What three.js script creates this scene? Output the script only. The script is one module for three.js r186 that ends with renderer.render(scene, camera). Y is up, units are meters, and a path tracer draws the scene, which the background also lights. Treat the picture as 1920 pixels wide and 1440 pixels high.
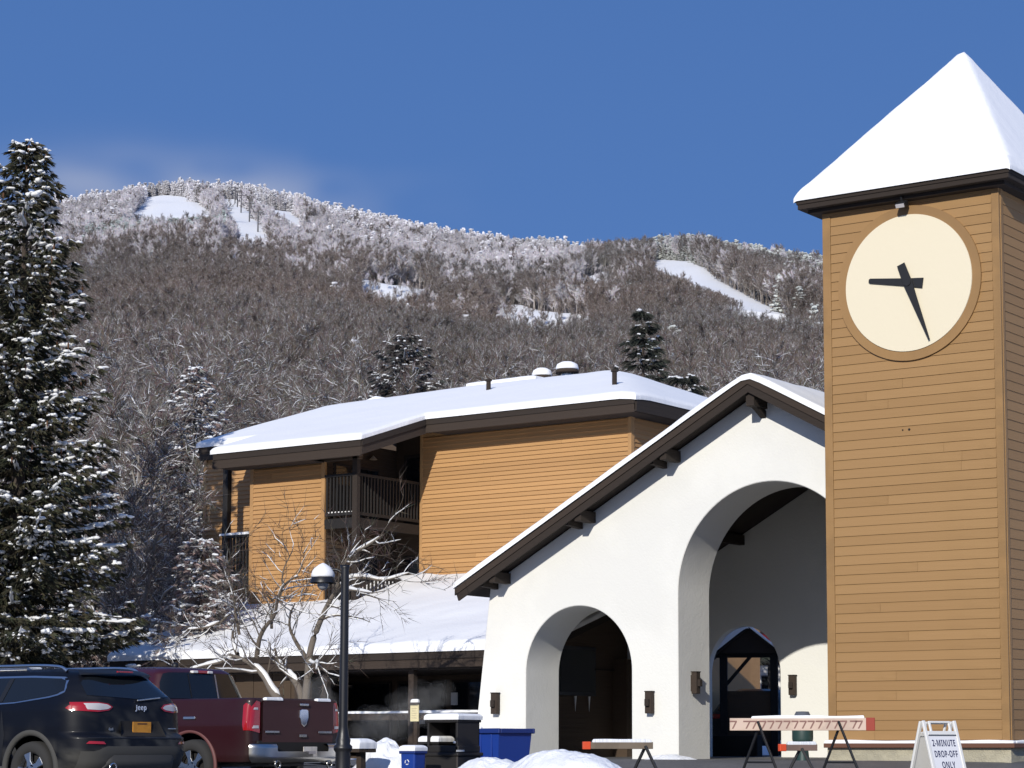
import * as THREE from 'three';
import { mergeGeometries, mergeVertices, toCreasedNormals } from 'three/addons/utils/BufferGeometryUtils.js';
import { RoundedBoxGeometry } from 'three/addons/geometries/RoundedBoxGeometry.js';
import { TextGeometry } from 'three/addons/geometries/TextGeometry.js';
import { FontLoader } from 'three/addons/loaders/FontLoader.js';
import { Brush, Evaluator, SUBTRACTION } from 'three-bvh-csg';

// ------------------------------------------------------------------ camera, sky, sun, exposure
const scene = new THREE.Scene();
const camera = new THREE.PerspectiveCamera(25.26, 2200 / 1860, 0.1, 6000);
camera.position.set(0, 1.6, 0);
camera.rotation.set(THREE.MathUtils.degToRad(6.461), THREE.MathUtils.degToRad(34.4), 0, 'YXZ');
camera.setViewOffset(2200, 1860, 0, 0, 1920, 1440);
camera.updateProjectionMatrix();

const renderer = new THREE.WebGLRenderer({ antialias: true });
renderer.toneMapping = THREE.LinearToneMapping;
renderer.toneMappingExposure = 1.0;
renderer.shadowMap.enabled = true;

const SUN = new THREE.Vector3(0.33, 0.48, 1).normalize();
const sun = new THREE.DirectionalLight(new THREE.Color(1.0, 0.955, 0.87), 3.95);
sun.position.copy(SUN).multiplyScalar(120).add(new THREE.Vector3(-25, 0, -40));
sun.target.position.set(-25, 0, -40);
sun.castShadow = true;
Object.assign(sun.shadow.camera, { left: -60, right: 60, top: 60, bottom: -60, near: 1, far: 300 });
sun.shadow.mapSize.set(4096, 4096);
scene.add(sun, sun.target);

// ------------------------------------------------------------------ random numbers and noise
function rng(seed) { let a = seed >>> 0; return () => { a = (a + 0x6D2B79F5) | 0; let t = Math.imul(a ^ (a >>> 15), 1 | a); t = (t + Math.imul(t ^ (t >>> 7), 61 | t)) ^ t; return ((t ^ (t >>> 14)) >>> 0) / 4294967296; }; }
const hash = (x, y, z = 0) => { let h = Math.imul(x | 0, 374761393) ^ Math.imul(y | 0, 668265263) ^ Math.imul(z | 0, 2147483647 ^ 69069); h = Math.imul(h ^ (h >>> 13), 1274126177); return ((h ^ (h >>> 16)) >>> 0) / 4294967296; };
function vnoise(x, y, seed = 0, per = 0) {
  const xi = Math.floor(x), yi = Math.floor(y), fx = x - xi, fy = y - yi, u = fx * fx * (3 - 2 * fx), v = fy * fy * (3 - 2 * fy);
  const w = per ? (k) => ((k % per) + per) % per : (k) => k;
  const a = hash(w(xi), w(yi), seed), b = hash(w(xi + 1), w(yi), seed), c = hash(w(xi), w(yi + 1), seed), d = hash(w(xi + 1), w(yi + 1), seed);
  return a + (b - a) * u + (c - a) * v + (a - b - c + d) * u * v;
}
const fbm = (x, y, o = 4, seed = 0, per = 0) => { let s = 0, a = 0.5, f = 1; for (let i = 0; i < o; i++) { s += a * vnoise(x * f, y * f, seed + i, per * f); a *= 0.5; f *= 2; } return s / (1 - Math.pow(0.5, o)); };
const clamp = (x, a = 0, b = 1) => Math.min(b, Math.max(a, x));
const sstep = (a, b, x) => { const t = clamp((x - a) / (b - a)); return t * t * (3 - 2 * t); };
const lerp = (a, b, t) => a + (b - a) * t;
const D2R = Math.PI / 180;
const VIEW_AZ = 34.4;                                        // degrees left of north (-z) that the valley axis runs
const azimuth = (x, z) => Math.atan2(-x, -z) / D2R;

// ------------------------------------------------------------------ sky: clear winter blue with a thin cloud over the summit
{
  const W = 1024, H = 512, data = new Float32Array(W * H * 4);
  for (let j = 0; j < H; j++) {
    const el = ((j + 0.5) / H - 0.5) * Math.PI;
    for (let i = 0; i < W; i++) {
      const az = ((i + 0.5) / W - 0.5) * 2 * Math.PI, dx = Math.cos(el) * Math.cos(az), dz = Math.cos(el) * Math.sin(az), dy = Math.sin(el);
      const up = Math.max(dy, 0), t = Math.pow(1 - up, 3.2);
      let r = lerp(0.054, 0.128, t), g = lerp(0.143, 0.268, t), b = lerp(0.400, 0.600, t);
      const cs = Math.max(0, dx * SUN.x + dy * SUN.y + dz * SUN.z), glow = 0.16 * Math.pow(cs, 6);
      r += glow; g += glow; b += glow;
      if (dy < 0) { const k = clamp(-dy * 8); r = lerp(r, 0.42, k); g = lerp(g, 0.45, k); b = lerp(b, 0.52, k); }
      const A = azimuth(dx, dz), E = el / D2R;
      let c = 0;
      if (E > 6 && E < 24) {
        const n = fbm(A * 0.35 + 40, E * 0.9, 5, 11), ca = A - VIEW_AZ;
        c = 0.85 * Math.exp(-Math.pow((ca - 12.2) / 2.7, 2) - Math.pow((E - 13.4) / 1.05, 2)) * sstep(0.15, 0.6, n)
          + 0.50 * Math.exp(-Math.pow((ca - 9.6) / 3.6, 2) - Math.pow((E - 13.9) / 0.8, 2)) * sstep(0.3, 0.72, fbm(A * 0.8 + 3, E * 2.2, 5, 19));
      }
      c += 0.10 * sstep(0.62, 0.9, fbm(A * 0.06, E * 0.14, 4, 5)) * sstep(2, 8, E) * sstep(50, 15, E);
      const o = (j * W + i) * 4;
      data[o] = lerp(r, 0.56, c); data[o + 1] = lerp(g, 0.58, c); data[o + 2] = lerp(b, 0.66, c); data[o + 3] = 1;
    }
  }
  const t = new THREE.DataTexture(data, W, H, THREE.RGBAFormat, THREE.FloatType);
  t.mapping = THREE.EquirectangularReflectionMapping; t.minFilter = t.magFilter = THREE.LinearFilter; t.needsUpdate = true;
  scene.background = t; scene.environment = t;
}

// ------------------------------------------------------------------ naming helpers
const taken = new Map();
function numbered(n) { const k = taken.get(n) ?? 0; taken.set(n, k + 1); return k ? n + '_' + String(k).padStart(3, '0') : n; }
function shade(o) { o.traverse((m) => { if (m.isMesh) m.castShadow = m.receiveShadow = true; }); return o; }
function thing(name, label, category, pos = [0, 0, 0], turn = 0, group) {
  const o = new THREE.Group(); o.name = numbered(name); o.position.set(...pos); o.rotation.y = turn;
  o.userData = { label, category }; if (group) o.userData.group = group;
  scene.add(o); return o;
}
function part(parent, name, geo, mat, pos, rot, kind) {
  const m = new THREE.Mesh(geo, mat); m.name = name; m.castShadow = m.receiveShadow = true;
  if (pos) m.position.set(...pos); if (rot) m.rotation.set(...rot);
  if (kind) m.userData.kind = kind;
  parent.add(m); return m;
}
function copyThing(o, name, label, pos, turn, scale) {
  const c = o.clone(); c.name = numbered(name); c.userData = { ...o.userData }; if (label) c.userData.label = label;
  c.position.set(...pos); if (turn !== undefined) c.rotation.y = turn; if (scale) c.scale.set(...scale);
  scene.add(c); return c;
}
function structure(name, geo, mat) { const m = new THREE.Mesh(geo, mat); m.name = numbered(name); m.userData.kind = 'structure'; m.receiveShadow = true; m.castShadow = true; scene.add(m); return m; }

// ------------------------------------------------------------------ textures and materials
function noiseTex(size, f, srgb, rep) {
  const d = new Uint8Array(size * size * 4);
  for (let y = 0; y < size; y++) for (let x = 0; x < size; x++) { const v = f(x / size, y / size), o = (y * size + x) * 4; const a = Array.isArray(v) ? v : [v, v, v]; d[o] = 255 * clamp(a[0]); d[o + 1] = 255 * clamp(a[1]); d[o + 2] = 255 * clamp(a[2]); d[o + 3] = 255; }
  const t = new THREE.DataTexture(d, size, size); t.wrapS = t.wrapT = THREE.RepeatWrapping; t.magFilter = THREE.LinearFilter; t.minFilter = THREE.LinearMipmapLinearFilter;
  if (srgb) t.colorSpace = THREE.SRGBColorSpace; if (rep) t.repeat.set(rep, rep); t.needsUpdate = true; return t;
}
const softBump = noiseTex(512, (u, v) => 0.6 * fbm(u * 8, v * 8, 5, 1, 8) + 0.4 * fbm(u * 64, v * 64, 2, 9, 64));
const grainBump = noiseTex(512, (u, v) => fbm(u * 4, v * 96, 3, 3, 4));
const mottle = noiseTex(512, (u, v) => { const n = fbm(u * 6, v * 6, 6, 21, 6); return [0.93 + 0.07 * sstep(0.3, 0.6, n), 0.925 + 0.07 * sstep(0.3, 0.62, n), 0.915 + 0.07 * sstep(0.3, 0.66, n)]; }, true);
const mottle2 = noiseTex(512, (u, v) => { const n = fbm(u * 6, v * 6, 6, 41, 6); const k = 0.975 + 0.025 * sstep(0.35, 0.6, n); return [k, k, k * 0.995]; }, true);
const rough = noiseTex(256, (u, v) => 0.55 + 0.4 * fbm(u * 10, v * 10, 4, 31, 10));
const S = (o) => new THREE.MeshStandardMaterial(o);
const col = (r, g, b) => new THREE.Color().setRGB(r, g, b);
const rep = (t, k, l = k) => { const c = t.clone(); c.repeat.set(k, l); c.needsUpdate = true; return c; };
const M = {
  snow: S({ color: col(0.90, 0.90, 0.905), roughness: 0.8, bumpMap: rep(softBump, 0.35), bumpScale: 0.014 }),
  snowRough: S({ color: col(0.82, 0.83, 0.85), roughness: 0.85, bumpMap: rep(softBump, 1.1), bumpScale: 0.02 }),
  stucco: S({ color: col(0.795, 0.785, 0.745), roughness: 0.92, map: rep(mottle2, 0.11), bumpMap: rep(softBump, 0.5), bumpScale: 0.006 }),
  snowFine: S({ color: col(0.86, 0.865, 0.88), roughness: 0.85 }),
  tan: [0, 1, 2, 3].map((k) => S({ color: col(0.322 + 0.009 * (k - 1.5), 0.186 + 0.006 * (k - 1.5), 0.071 + 0.003 * (k - 1.5)), roughness: 0.62, bumpMap: rep(grainBump, 0.5, 0.25), bumpScale: 0.004, map: rep(mottle, 0.35) })),
  amber: [0, 1, 2, 3].map((k) => S({ color: col(0.452 + 0.020 * (k - 1.5), 0.255 + 0.012 * (k - 1.5), 0.104 + 0.005 * (k - 1.5)), roughness: 0.66, bumpMap: rep(grainBump, 0.5, 0.25), bumpScale: 0.004, map: rep(mottle, 0.3) })),
  trim: S({ color: col(0.028, 0.0195, 0.0145), roughness: 0.92, bumpMap: rep(grainBump, 0.4), bumpScale: 0.006 }),
  trimLight: S({ color: col(0.041, 0.028, 0.020), roughness: 0.92, bumpMap: rep(grainBump, 0.4), bumpScale: 0.006 }),
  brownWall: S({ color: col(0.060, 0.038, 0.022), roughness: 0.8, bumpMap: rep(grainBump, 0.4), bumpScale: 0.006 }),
  rail: S({ color: col(0.010, 0.008, 0.007), roughness: 0.7 }),
  black: S({ color: col(0.010, 0.010, 0.011), roughness: 0.5 }),
  blackMatte: S({ color: col(0.013, 0.012, 0.012), roughness: 0.9 }),
  post: S({ color: col(0.012, 0.012, 0.014), roughness: 0.38, bumpMap: rep(softBump, 3), bumpScale: 0.001 }),
  glass: new THREE.MeshPhysicalMaterial({ color: col(0.010, 0.012, 0.015), roughness: 0.06, metalness: 0, specularIntensity: 1 }),
  dial: S({ color: col(0.76, 0.68, 0.505), roughness: 0.6, bumpMap: rep(softBump, 0.6), bumpScale: 0.003 }),
  concrete: S({ color: col(0.46, 0.43, 0.33), roughness: 0.95, map: rep(mottle, 0.5), bumpMap: rep(softBump, 1.2), bumpScale: 0.03 }),
  asphalt: S({ color: col(0.055, 0.055, 0.058), roughness: 0.85, map: rep(mottle, 0.3), bumpMap: rep(softBump, 1), bumpScale: 0.02 }),
  wetPave: S({ color: col(0.13, 0.13, 0.135), roughness: 0.7, map: rep(mottle, 0.3), bumpMap: rep(softBump, 1), bumpScale: 0.02 }),
  chrome: S({ color: col(0.75, 0.75, 0.76), roughness: 0.18, metalness: 1 }),
  chromeDull: S({ color: col(0.50, 0.49, 0.47), roughness: 0.36, metalness: 1, roughnessMap: rough }),
  alu: S({ color: col(0.62, 0.63, 0.65), roughness: 0.32, metalness: 1 }),
  tyre: S({ color: col(0.030, 0.029, 0.028), roughness: 0.92 }),
  redLens: new THREE.MeshPhysicalMaterial({ color: col(0.36, 0.010, 0.014), roughness: 0.18, clearcoat: 1, clearcoatRoughness: 0.1 }),
  clearLens: new THREE.MeshPhysicalMaterial({ color: col(0.55, 0.52, 0.52), roughness: 0.2, clearcoat: 1 }),
  bluePlastic: S({ color: col(0.012, 0.045, 0.27), roughness: 0.42 }),
  blueDark: S({ color: col(0.010, 0.030, 0.17), roughness: 0.5 }),
  greenPlastic: S({ color: col(0.020, 0.050, 0.043), roughness: 0.5 }),
  slate: S({ color: col(0.10, 0.11, 0.13), roughness: 0.7 }),
  orange: S({ color: col(0.72, 0.085, 0.025), roughness: 0.5 }),
  orangeDark: S({ color: col(0.30, 0.030, 0.012), roughness: 0.6 }),
  binBlack: S({ color: col(0.016, 0.014, 0.013), roughness: 0.55 }),
  signWhite: S({ color: col(0.78, 0.77, 0.74), roughness: 0.5 }),
  bark: S({ color: col(0.095, 0.072, 0.055), roughness: 0.95 }),
  barkPale: S({ color: col(0.22, 0.185, 0.15), roughness: 0.95 }),
  vc: S({ color: 0xffffff, vertexColors: true, roughness: 0.9 }),
};

// ------------------------------------------------------------------ geometry helpers
function uvBox(g, s = 1) {                                    // uv in metres by the dominant direction of each face
  g = g.index ? g.toNonIndexed() : g; const p = g.attributes.position, n = g.attributes.normal, uv = new Float32Array(p.count * 2);
  for (let i = 0; i < p.count; i++) {
    const k = i - (i % 3), nx = Math.abs(n.getX(k) + n.getX(k + 1) + n.getX(k + 2)), ny = Math.abs(n.getY(k) + n.getY(k + 1) + n.getY(k + 2)), nz = Math.abs(n.getZ(k) + n.getZ(k + 1) + n.getZ(k + 2));
    const [a, b] = nx >= ny && nx >= nz ? [p.getZ(i), p.getY(i)] : ny >= nz ? [p.getX(i), p.getZ(i)] : [p.getX(i), p.getY(i)];
    uv[2 * i] = a * s; uv[2 * i + 1] = b * s;
  }
  g.setAttribute('uv', new THREE.BufferAttribute(uv, 2)); return g;
}
const at = (g, x, y, z, rx = 0, ry = 0, rz = 0) => g.applyMatrix4(new THREE.Matrix4().compose(new THREE.Vector3(x, y, z), new THREE.Quaternion().setFromEuler(new THREE.Euler(rx, ry, rz)), new THREE.Vector3(1, 1, 1)));
function bx(x0, x1, y0, y1, z0, z1, r = 0.008) {             // a box between two corners with softened edges
  const w = x1 - x0, h = y1 - y0, d = z1 - z0, q = Math.min(r, w / 3, h / 3, d / 3);
  return uvBox(at(q > 0 ? new RoundedBoxGeometry(w, h, d, 1, q) : new THREE.BoxGeometry(w, h, d), (x0 + x1) / 2, (y0 + y1) / 2, (z0 + z1) / 2));
}
function beam(a, b, w, h, r = 0.006) {                        // a box-section bar from a to b
  const A = new THREE.Vector3(...a), B = new THREE.Vector3(...b), L = A.distanceTo(B);
  const g = uvBox(new RoundedBoxGeometry(w, h, L, 1, Math.min(r, w / 3, h / 3))), m = new THREE.Matrix4().lookAt(A, B, Math.abs(B.y - A.y) > 0.98 * L ? new THREE.Vector3(1, 0, 0) : new THREE.Vector3(0, 1, 0));
  m.setPosition(A.add(B).multiplyScalar(0.5)); return g.applyMatrix4(m);
}
const merge = (list) => mergeGeometries(list.map((g) => { const k = g.index ? g.toNonIndexed() : g; for (const n of Object.keys(k.attributes)) if (!['position', 'normal', 'uv'].includes(n)) k.deleteAttribute(n); if (!k.attributes.uv) k.setAttribute('uv', new THREE.BufferAttribute(new Float32Array(k.attributes.position.count * 2), 2)); return k; }));

class Builder {                                               // collects triangles with colours
  constructor() { this.p = []; this.c = []; this.i = []; this.n = 0; this.col = [1, 1, 1]; }
  v(x, y, z, c = this.col) { this.p.push(x, y, z); this.c.push(c[0], c[1], c[2]); return this.n++; }
  t(a, b, c) { this.i.push(a, b, c); }
  tube(pts, rad, sides, c0 = this.col) {                      // pts: Vector3[], rad: radii
    const u = new THREE.Vector3(), w = new THREE.Vector3(), d = new THREE.Vector3(); let prev = -1;
    for (let k = 0; k < pts.length; k++) {
      d.subVectors(pts[Math.min(k + 1, pts.length - 1)], pts[Math.max(k - 1, 0)]).normalize();
      u.set(Math.abs(d.y) > 0.9 ? 1 : 0, Math.abs(d.y) > 0.9 ? 0 : 1, 0).cross(d).normalize(); w.crossVectors(d, u);
      const first = this.n;
      for (let s = 0; s < sides; s++) { const a = s / sides * 2 * Math.PI, ca = Math.cos(a) * rad[k], sa = Math.sin(a) * rad[k]; this.v(pts[k].x + u.x * ca + w.x * sa, pts[k].y + u.y * ca + w.y * sa, pts[k].z + u.z * ca + w.z * sa, c0); }
      if (prev >= 0) for (let s = 0; s < sides; s++) { const q = (s + 1) % sides; this.t(prev + s, prev + q, first + s); this.t(prev + q, first + q, first + s); }
      prev = first;
    }
  }
  blade(a, b, wv, c = this.col) { const i = this.v(a.x - wv.x, a.y - wv.y, a.z - wv.z, c); this.v(a.x + wv.x, a.y + wv.y, a.z + wv.z, c); this.v(b.x, b.y, b.z, c); this.t(i, i + 1, i + 2); }
  geo(color = true) {
    const g = new THREE.BufferGeometry(); g.setAttribute('position', new THREE.Float32BufferAttribute(this.p, 3));
    if (color) g.setAttribute('color', new THREE.Float32BufferAttribute(this.c, 3));
    g.setIndex(this.i); g.computeVertexNormals(); return g;
  }
}

// a layer of snow over a union of rectangles [x0, x1, z0, z1] on top of the surface y(x, z)
function snowField(rects, y, T, o = {}) {
  const R = o.round ?? 0.2, step = o.step ?? 0.3, amp = o.noise ?? 0.025, seed = o.seed ?? 3;
  const lines = (a, b) => { const s = new Set(); for (const r of rects) for (const e of [r[a], r[b]]) for (const k of [-1, -0.78, -0.55, -0.36, -0.2, -0.08, 0, 0.08, 0.2, 0.36, 0.55, 0.78, 1]) s.add(+(e + k * R).toFixed(4)); const lo = Math.min(...rects.map((r) => r[a])), hi = Math.max(...rects.map((r) => r[b])); for (let t = lo; t <= hi; t += step) s.add(+t.toFixed(4)); const l = [...s].filter((t) => t >= lo - 1e-6 && t <= hi + 1e-6).sort((p, q) => p - q); return l.filter((t, i) => !i || t - l[i - 1] > 0.004 || rects.some((r) => Math.abs(r[a] - t) < 1e-4 || Math.abs(r[b] - t) < 1e-4)); };
  const xs = lines(0, 1), zs = lines(2, 3), inner = (x, z) => Math.max(...rects.map((r) => Math.min(x - r[0], r[1] - x, z - r[2], r[3] - z)));
  const p = [], idx = [], top = new Map(), bot = new Map(), key = (i, j) => i * zs.length + j;
  const h = (x, z) => { const d = clamp(inner(x, z) / R), w = amp * (fbm(x * 0.9, z * 0.9, 3, seed) - 0.5) * 2; return y(x, z) + (T + w) * (0.5 + 0.5 * Math.pow(Math.max(0, 1 - (1 - d) * (1 - d)), 0.7)); };
  const vt = (i, j) => { const k = key(i, j); if (!top.has(k)) { const e = 0.05 * (1 - clamp(inner(xs[i], zs[j]) / R)) * (fbm(xs[i] * 2.1, zs[j] * 2.1, 2, seed + 4) - 0.5) * Math.min(1, R / 0.12); top.set(k, p.length / 3); p.push(xs[i] + e, h(xs[i], zs[j]), zs[j] + e); } return top.get(k); };
  const vb = (i, j) => { const k = key(i, j); if (!bot.has(k)) { bot.set(k, p.length / 3); p.push(xs[i], y(xs[i], zs[j]) - 0.004, zs[j]); } return bot.get(k); };
  const inside = (i, j) => i >= 0 && j >= 0 && i < xs.length - 1 && j < zs.length - 1 && inner((xs[i] + xs[i + 1]) / 2, (zs[j] + zs[j + 1]) / 2) > 0;
  for (let i = 0; i < xs.length - 1; i++) for (let j = 0; j < zs.length - 1; j++) {
    if (!inside(i, j)) continue;
    const a = vt(i, j), b = vt(i + 1, j), c = vt(i + 1, j + 1), d = vt(i, j + 1); idx.push(a, d, b, b, d, c);
    const wall = (i0, j0, i1, j1) => { const q = vt(i0, j0), r = vt(i1, j1), s = vb(i0, j0), t = vb(i1, j1); idx.push(q, s, r, r, s, t); };
    if (!inside(i - 1, j)) wall(i, j, i, j + 1); if (!inside(i + 1, j)) wall(i + 1, j + 1, i + 1, j);
    if (!inside(i, j - 1)) wall(i + 1, j, i, j); if (!inside(i, j + 1)) wall(i, j + 1, i + 1, j + 1);
  }
  const g = new THREE.BufferGeometry(); g.setAttribute('position', new THREE.Float32BufferAttribute(p, 3)); g.setIndex(idx);
  const uv = []; for (let i = 0; i < p.length; i += 3) uv.push(p[i], p[i + 2]); g.setAttribute('uv', new THREE.Float32BufferAttribute(uv, 2));
  g.computeVertexNormals(); return g;
}
const smin = (a, b, k) => { const h = clamp(0.5 + 0.5 * (b - a) / k); return lerp(b, a, h) - k * h * (1 - h); };
// a slab under y(x, z) over rectangles: roof boarding
function slab(x0, x1, z0, z1, y, t, n = 1) {
  const g = new THREE.BoxGeometry(x1 - x0, 1, z1 - z0, n, 1, n), p = g.attributes.position;
  for (let i = 0; i < p.count; i++) { const x = p.getX(i) + (x0 + x1) / 2, z = p.getZ(i) + (z0 + z1) / 2; p.setXYZ(i, x, y(x, z) - (p.getY(i) > 0 ? 0 : t), z); }
  const k = g.toNonIndexed(); k.computeVertexNormals(); return uvBox(k);
}
// one lap siding board, one metre long; boards share these and are scaled along their length
const boardGeos = new Map();
function boardGeo(reveal, proud) {
  const k = reveal + '/' + proud; if (boardGeos.has(k)) return boardGeos.get(k);
  const h = reveal + 0.012, s = new THREE.Shape([[0, 0], [proud, 0], [proud, 0.004], [0.004, h], [0, h]].map((q) => new THREE.Vector2(...q)));
  const g = new THREE.ExtrudeGeometry(s, { depth: 1, bevelEnabled: false });   // profile in x (outward), y; length along z
  g.rotateY(-Math.PI / 2);                                     // outward -> +z, length -> -x
  g.translate(1, 0, 0); const out = uvBox(g); boardGeos.set(k, out); return out;
}
function siding(parent, mats, a, b, y0, y1, reveal, proud, seed = 1, skip) {   // boards from a=[x,z] to b=[x,z], outward to the left of b->a seen from above
  const L = Math.hypot(b[0] - a[0], b[1] - a[1]), turn = Math.atan2(-(b[1] - a[1]), b[0] - a[0]), r = rng(seed), g = boardGeo(reveal, proud);
  for (let y = y0, k = 0; y < y1 - 0.03; y += reveal, k++) {
    const top = Math.min(1, (y1 - y) / (reveal + 0.012)), cutAt = L > 1.5 && r() < 0.42 ? L * (0.2 + 0.6 * r()) : L, ct = Math.cos(turn), st = -Math.sin(turn);
    for (const [u0, u1] of cutAt < L ? [[0, cutAt - 0.002], [cutAt + 0.002, L]] : [[0, L]]) {
      const m = part(parent, 'siding_board', g, mats[Math.floor(r() * mats.length)], [a[0] + ct * u0, y, a[1] + st * u0], [0, turn, 0]);
      m.scale.set(u1 - u0, top, 1 + 0.12 * (r() - 0.5));
    }
  }
}

// ------------------------------------------------------------------ terrain
// skyline: pairs of degrees from the valley axis (left positive) and rise of the ground line
const SKYLINE = [[-60, 0.05], [-32, 0.11], [-15, 0.192], [-9.2, 0.203], [-6, 0.2140], [-4.1, 0.2197], [-3, 0.2225], [-1.8, 0.2225], [-1.4, 0.222], [0, 0.2225], [1.4, 0.2255], [2.7, 0.2280], [4.1, 0.2325], [5.5, 0.2375], [6.8, 0.2410], [8.2, 0.2455], [9.3, 0.2475], [10.3, 0.2478], [11.2, 0.2462], [12.1, 0.2435], [13.5, 0.2380], [14.8, 0.2340], [18, 0.225], [30, 0.17], [50, 0.08], [90, 0.02]];
const PROFILE = [[40, 0], [62, 0.005], [75, 0.03], [100, 0.12], [150, 0.30], [250, 0.50], [500, 0.69], [1000, 0.855], [1500, 0.955], [1900, 1.0]];
const table = (t, x) => { if (x <= t[0][0]) return t[0][1]; for (let i = 1; i < t.length; i++) if (x <= t[i][0]) { const k = (x - t[i - 1][0]) / (t[i][0] - t[i - 1][0]), s = k; return lerp(t[i - 1][1], t[i][1], s); } return t[t.length - 1][1]; };
const ridgeRange = (a) => lerp(1350, 1900, sstep(-3.5, 3.5, a));
const groundBase = (r) => table([[5, 0], [24, 0.87], [36, 0.88], [39.5, 1.3]], r);
// ski trails: how far each stands out as a spur, then its centre line [x, z, half width]
const TRAILS = [
  [5, [[-1323, -1296, 7.3], [-1298, -1281, 14.3], [-1181, -1168, 18.4], [-1136, -1124, 22.8], [-1086, -1077, 25.0]]],
  [3, [[-1413, -1254, 6.2], [-1388, -1259, 6.1]]],
  [5, [[-1264, -1319, 5.4], [-1096, -1152, 6.2], [-975, -1036, 6.9], [-912, -975, 7.0]]],
  [5, [[-850, -890, 4.1], [-857, -922, 4.1]]],
  [5, [[-1215, -1299, 3.5], [-1193, -1298, 11.5], [-1070, -1176, 8.2], [-1025, -1137, 3.5]]],
  [8, [[-678, -1065, 2.4], [-632, -1004, 10.0], [-582, -931, 9.3], [-526, -857, 7.8], [-465, -776, 7.7], [-422, -723, 7.2], [-373, -655, 5.9], [-341, -615, 2.3]]],
  [11, [[-663, -986, 4.1], [-647, -953, 6.0], [-621, -908, 4]]],
  [12, [[-539, -727, 4.3], [-503, -689, 5.4], [-480, -671, 6.0], [-464, -663, 4.5]]],
  [10, [[-630, -749, 3.6], [-620, -751, 4.5], [-626, -775, 3.9]]],
  [10, [[-518, -531, 1.2], [-498, -521, 2.2], [-480, -511, 3.0], [-469, -506, 2.2]]]];
function trailAt(x, z) {                                      // [signed distance to the nearest trail edge, its spur height, distance to its centre line]
  let best = [1e9, 0, 1e9];
  for (const [amp, t] of TRAILS) for (let k = 0; k + 1 < t.length; k++) { const [ax, az, aw] = t[k], [bx_, bz, bw] = t[k + 1], dx = bx_ - ax, dz = bz - az, u = clamp(((x - ax) * dx + (z - az) * dz) / (dx * dx + dz * dz || 1)), c = Math.hypot(x - ax - dx * u, z - az - dz * u), d = c - lerp(aw, bw, u); if (d < best[0]) best = [d, amp, c]; }
  return best;
}
const spur = (x, z) => { const [d, amp] = trailAt(x, z); return d > 60 ? 0 : amp * Math.exp(-((Math.max(0, d) / 16) ** 2)); };
function ground(x, z) {
  const r = Math.hypot(x, z); let a = azimuth(x, z) - VIEW_AZ; if (a > 180) a -= 360; if (a < -180) a += 360;
  const R = ridgeRange(a), rho = r < 330 ? r : 330 + (r - 330) * 1570 / (R - 330), s = table(SKYLINE, a), back = Math.abs(a) > 60 ? sstep(150, 60, Math.abs(a)) : 1;
  let h = groundBase(r);
  if (rho > 40) h += (rho <= 1900 ? r : R) * s * back * table(PROFILE, rho);
  if (rho > 1900) h -= (r - R) * 0.12;
  if (r > 760) h += spur(x, z);
  if (r > 120) h += r * 0.005 * (fbm(x * 0.011, z * 0.011, 4, 17) - 0.5) * sstep(120, 400, r);
  return h;
}
{
  const az = []; for (let a = -180; a < -17; a += 4) az.push(a); for (let a = -17; a <= 17; a += 0.16) az.push(a); for (let a = 20; a < 180; a += 4) az.push(a);
  const rr = [0]; for (let r = 3; r < 60; r += 1.5) rr.push(r); for (let r = 60; r < 3600; r *= r > 650 && r < 2000 ? 1.014 : 1.035) rr.push(r);
  const p = [], uv = [], idx = [], n = az.length;
  for (const r of rr) for (const a of az) { const t = (a + VIEW_AZ) * D2R, x = -Math.sin(t) * r, z = -Math.cos(t) * r; p.push(x, ground(x, z), z); uv.push(x, z); }
  for (let i = 0; i < rr.length - 1; i++) for (let j = 0; j < n; j++) { const k = (j + 1) % n, A = i * n + j, B = i * n + k, C = A + n, Dd = B + n; if (i) idx.push(A, B, C); idx.push(B, Dd, C); }
  const g = new THREE.BufferGeometry(); g.setAttribute('position', new THREE.Float32BufferAttribute(p, 3)); g.setAttribute('uv', new THREE.Float32BufferAttribute(uv, 2)); g.setIndex(idx); g.computeVertexNormals();
  structure('snowy_ground', g, S({ color: col(0.85, 0.855, 0.87), roughness: 0.9, bumpMap: rep(softBump, 0.2), bumpScale: 0.05 }));
}
function sheet(name, x0, x1, z0, z1, lift, mat) {
  const nx = Math.ceil((x1 - x0) / 1.2), nz = Math.ceil((z1 - z0) / 1.2), g = new THREE.PlaneGeometry(1, 1, nx, nz), p = g.attributes.position, uv = g.attributes.uv;
  for (let i = 0; i < p.count; i++) { const x = lerp(x0, x1, p.getX(i) + 0.5), z = lerp(z0, z1, 0.5 - p.getY(i)); p.setXYZ(i, x, ground(x, z) + lift, z); uv.setXY(i, x, z); }
  g.computeVertexNormals(); return structure(name, g, mat);
}
sheet('parking_lot', -60, 25, -29.5, 18, 0.03, M.asphalt);
sheet('pavement', -27.5, 10, -36.1, -29.6, 0.05, M.wetPave);
sheet('drive', -27.8, -13.5, -64, -36.15, 0.045, M.wetPave);

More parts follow.
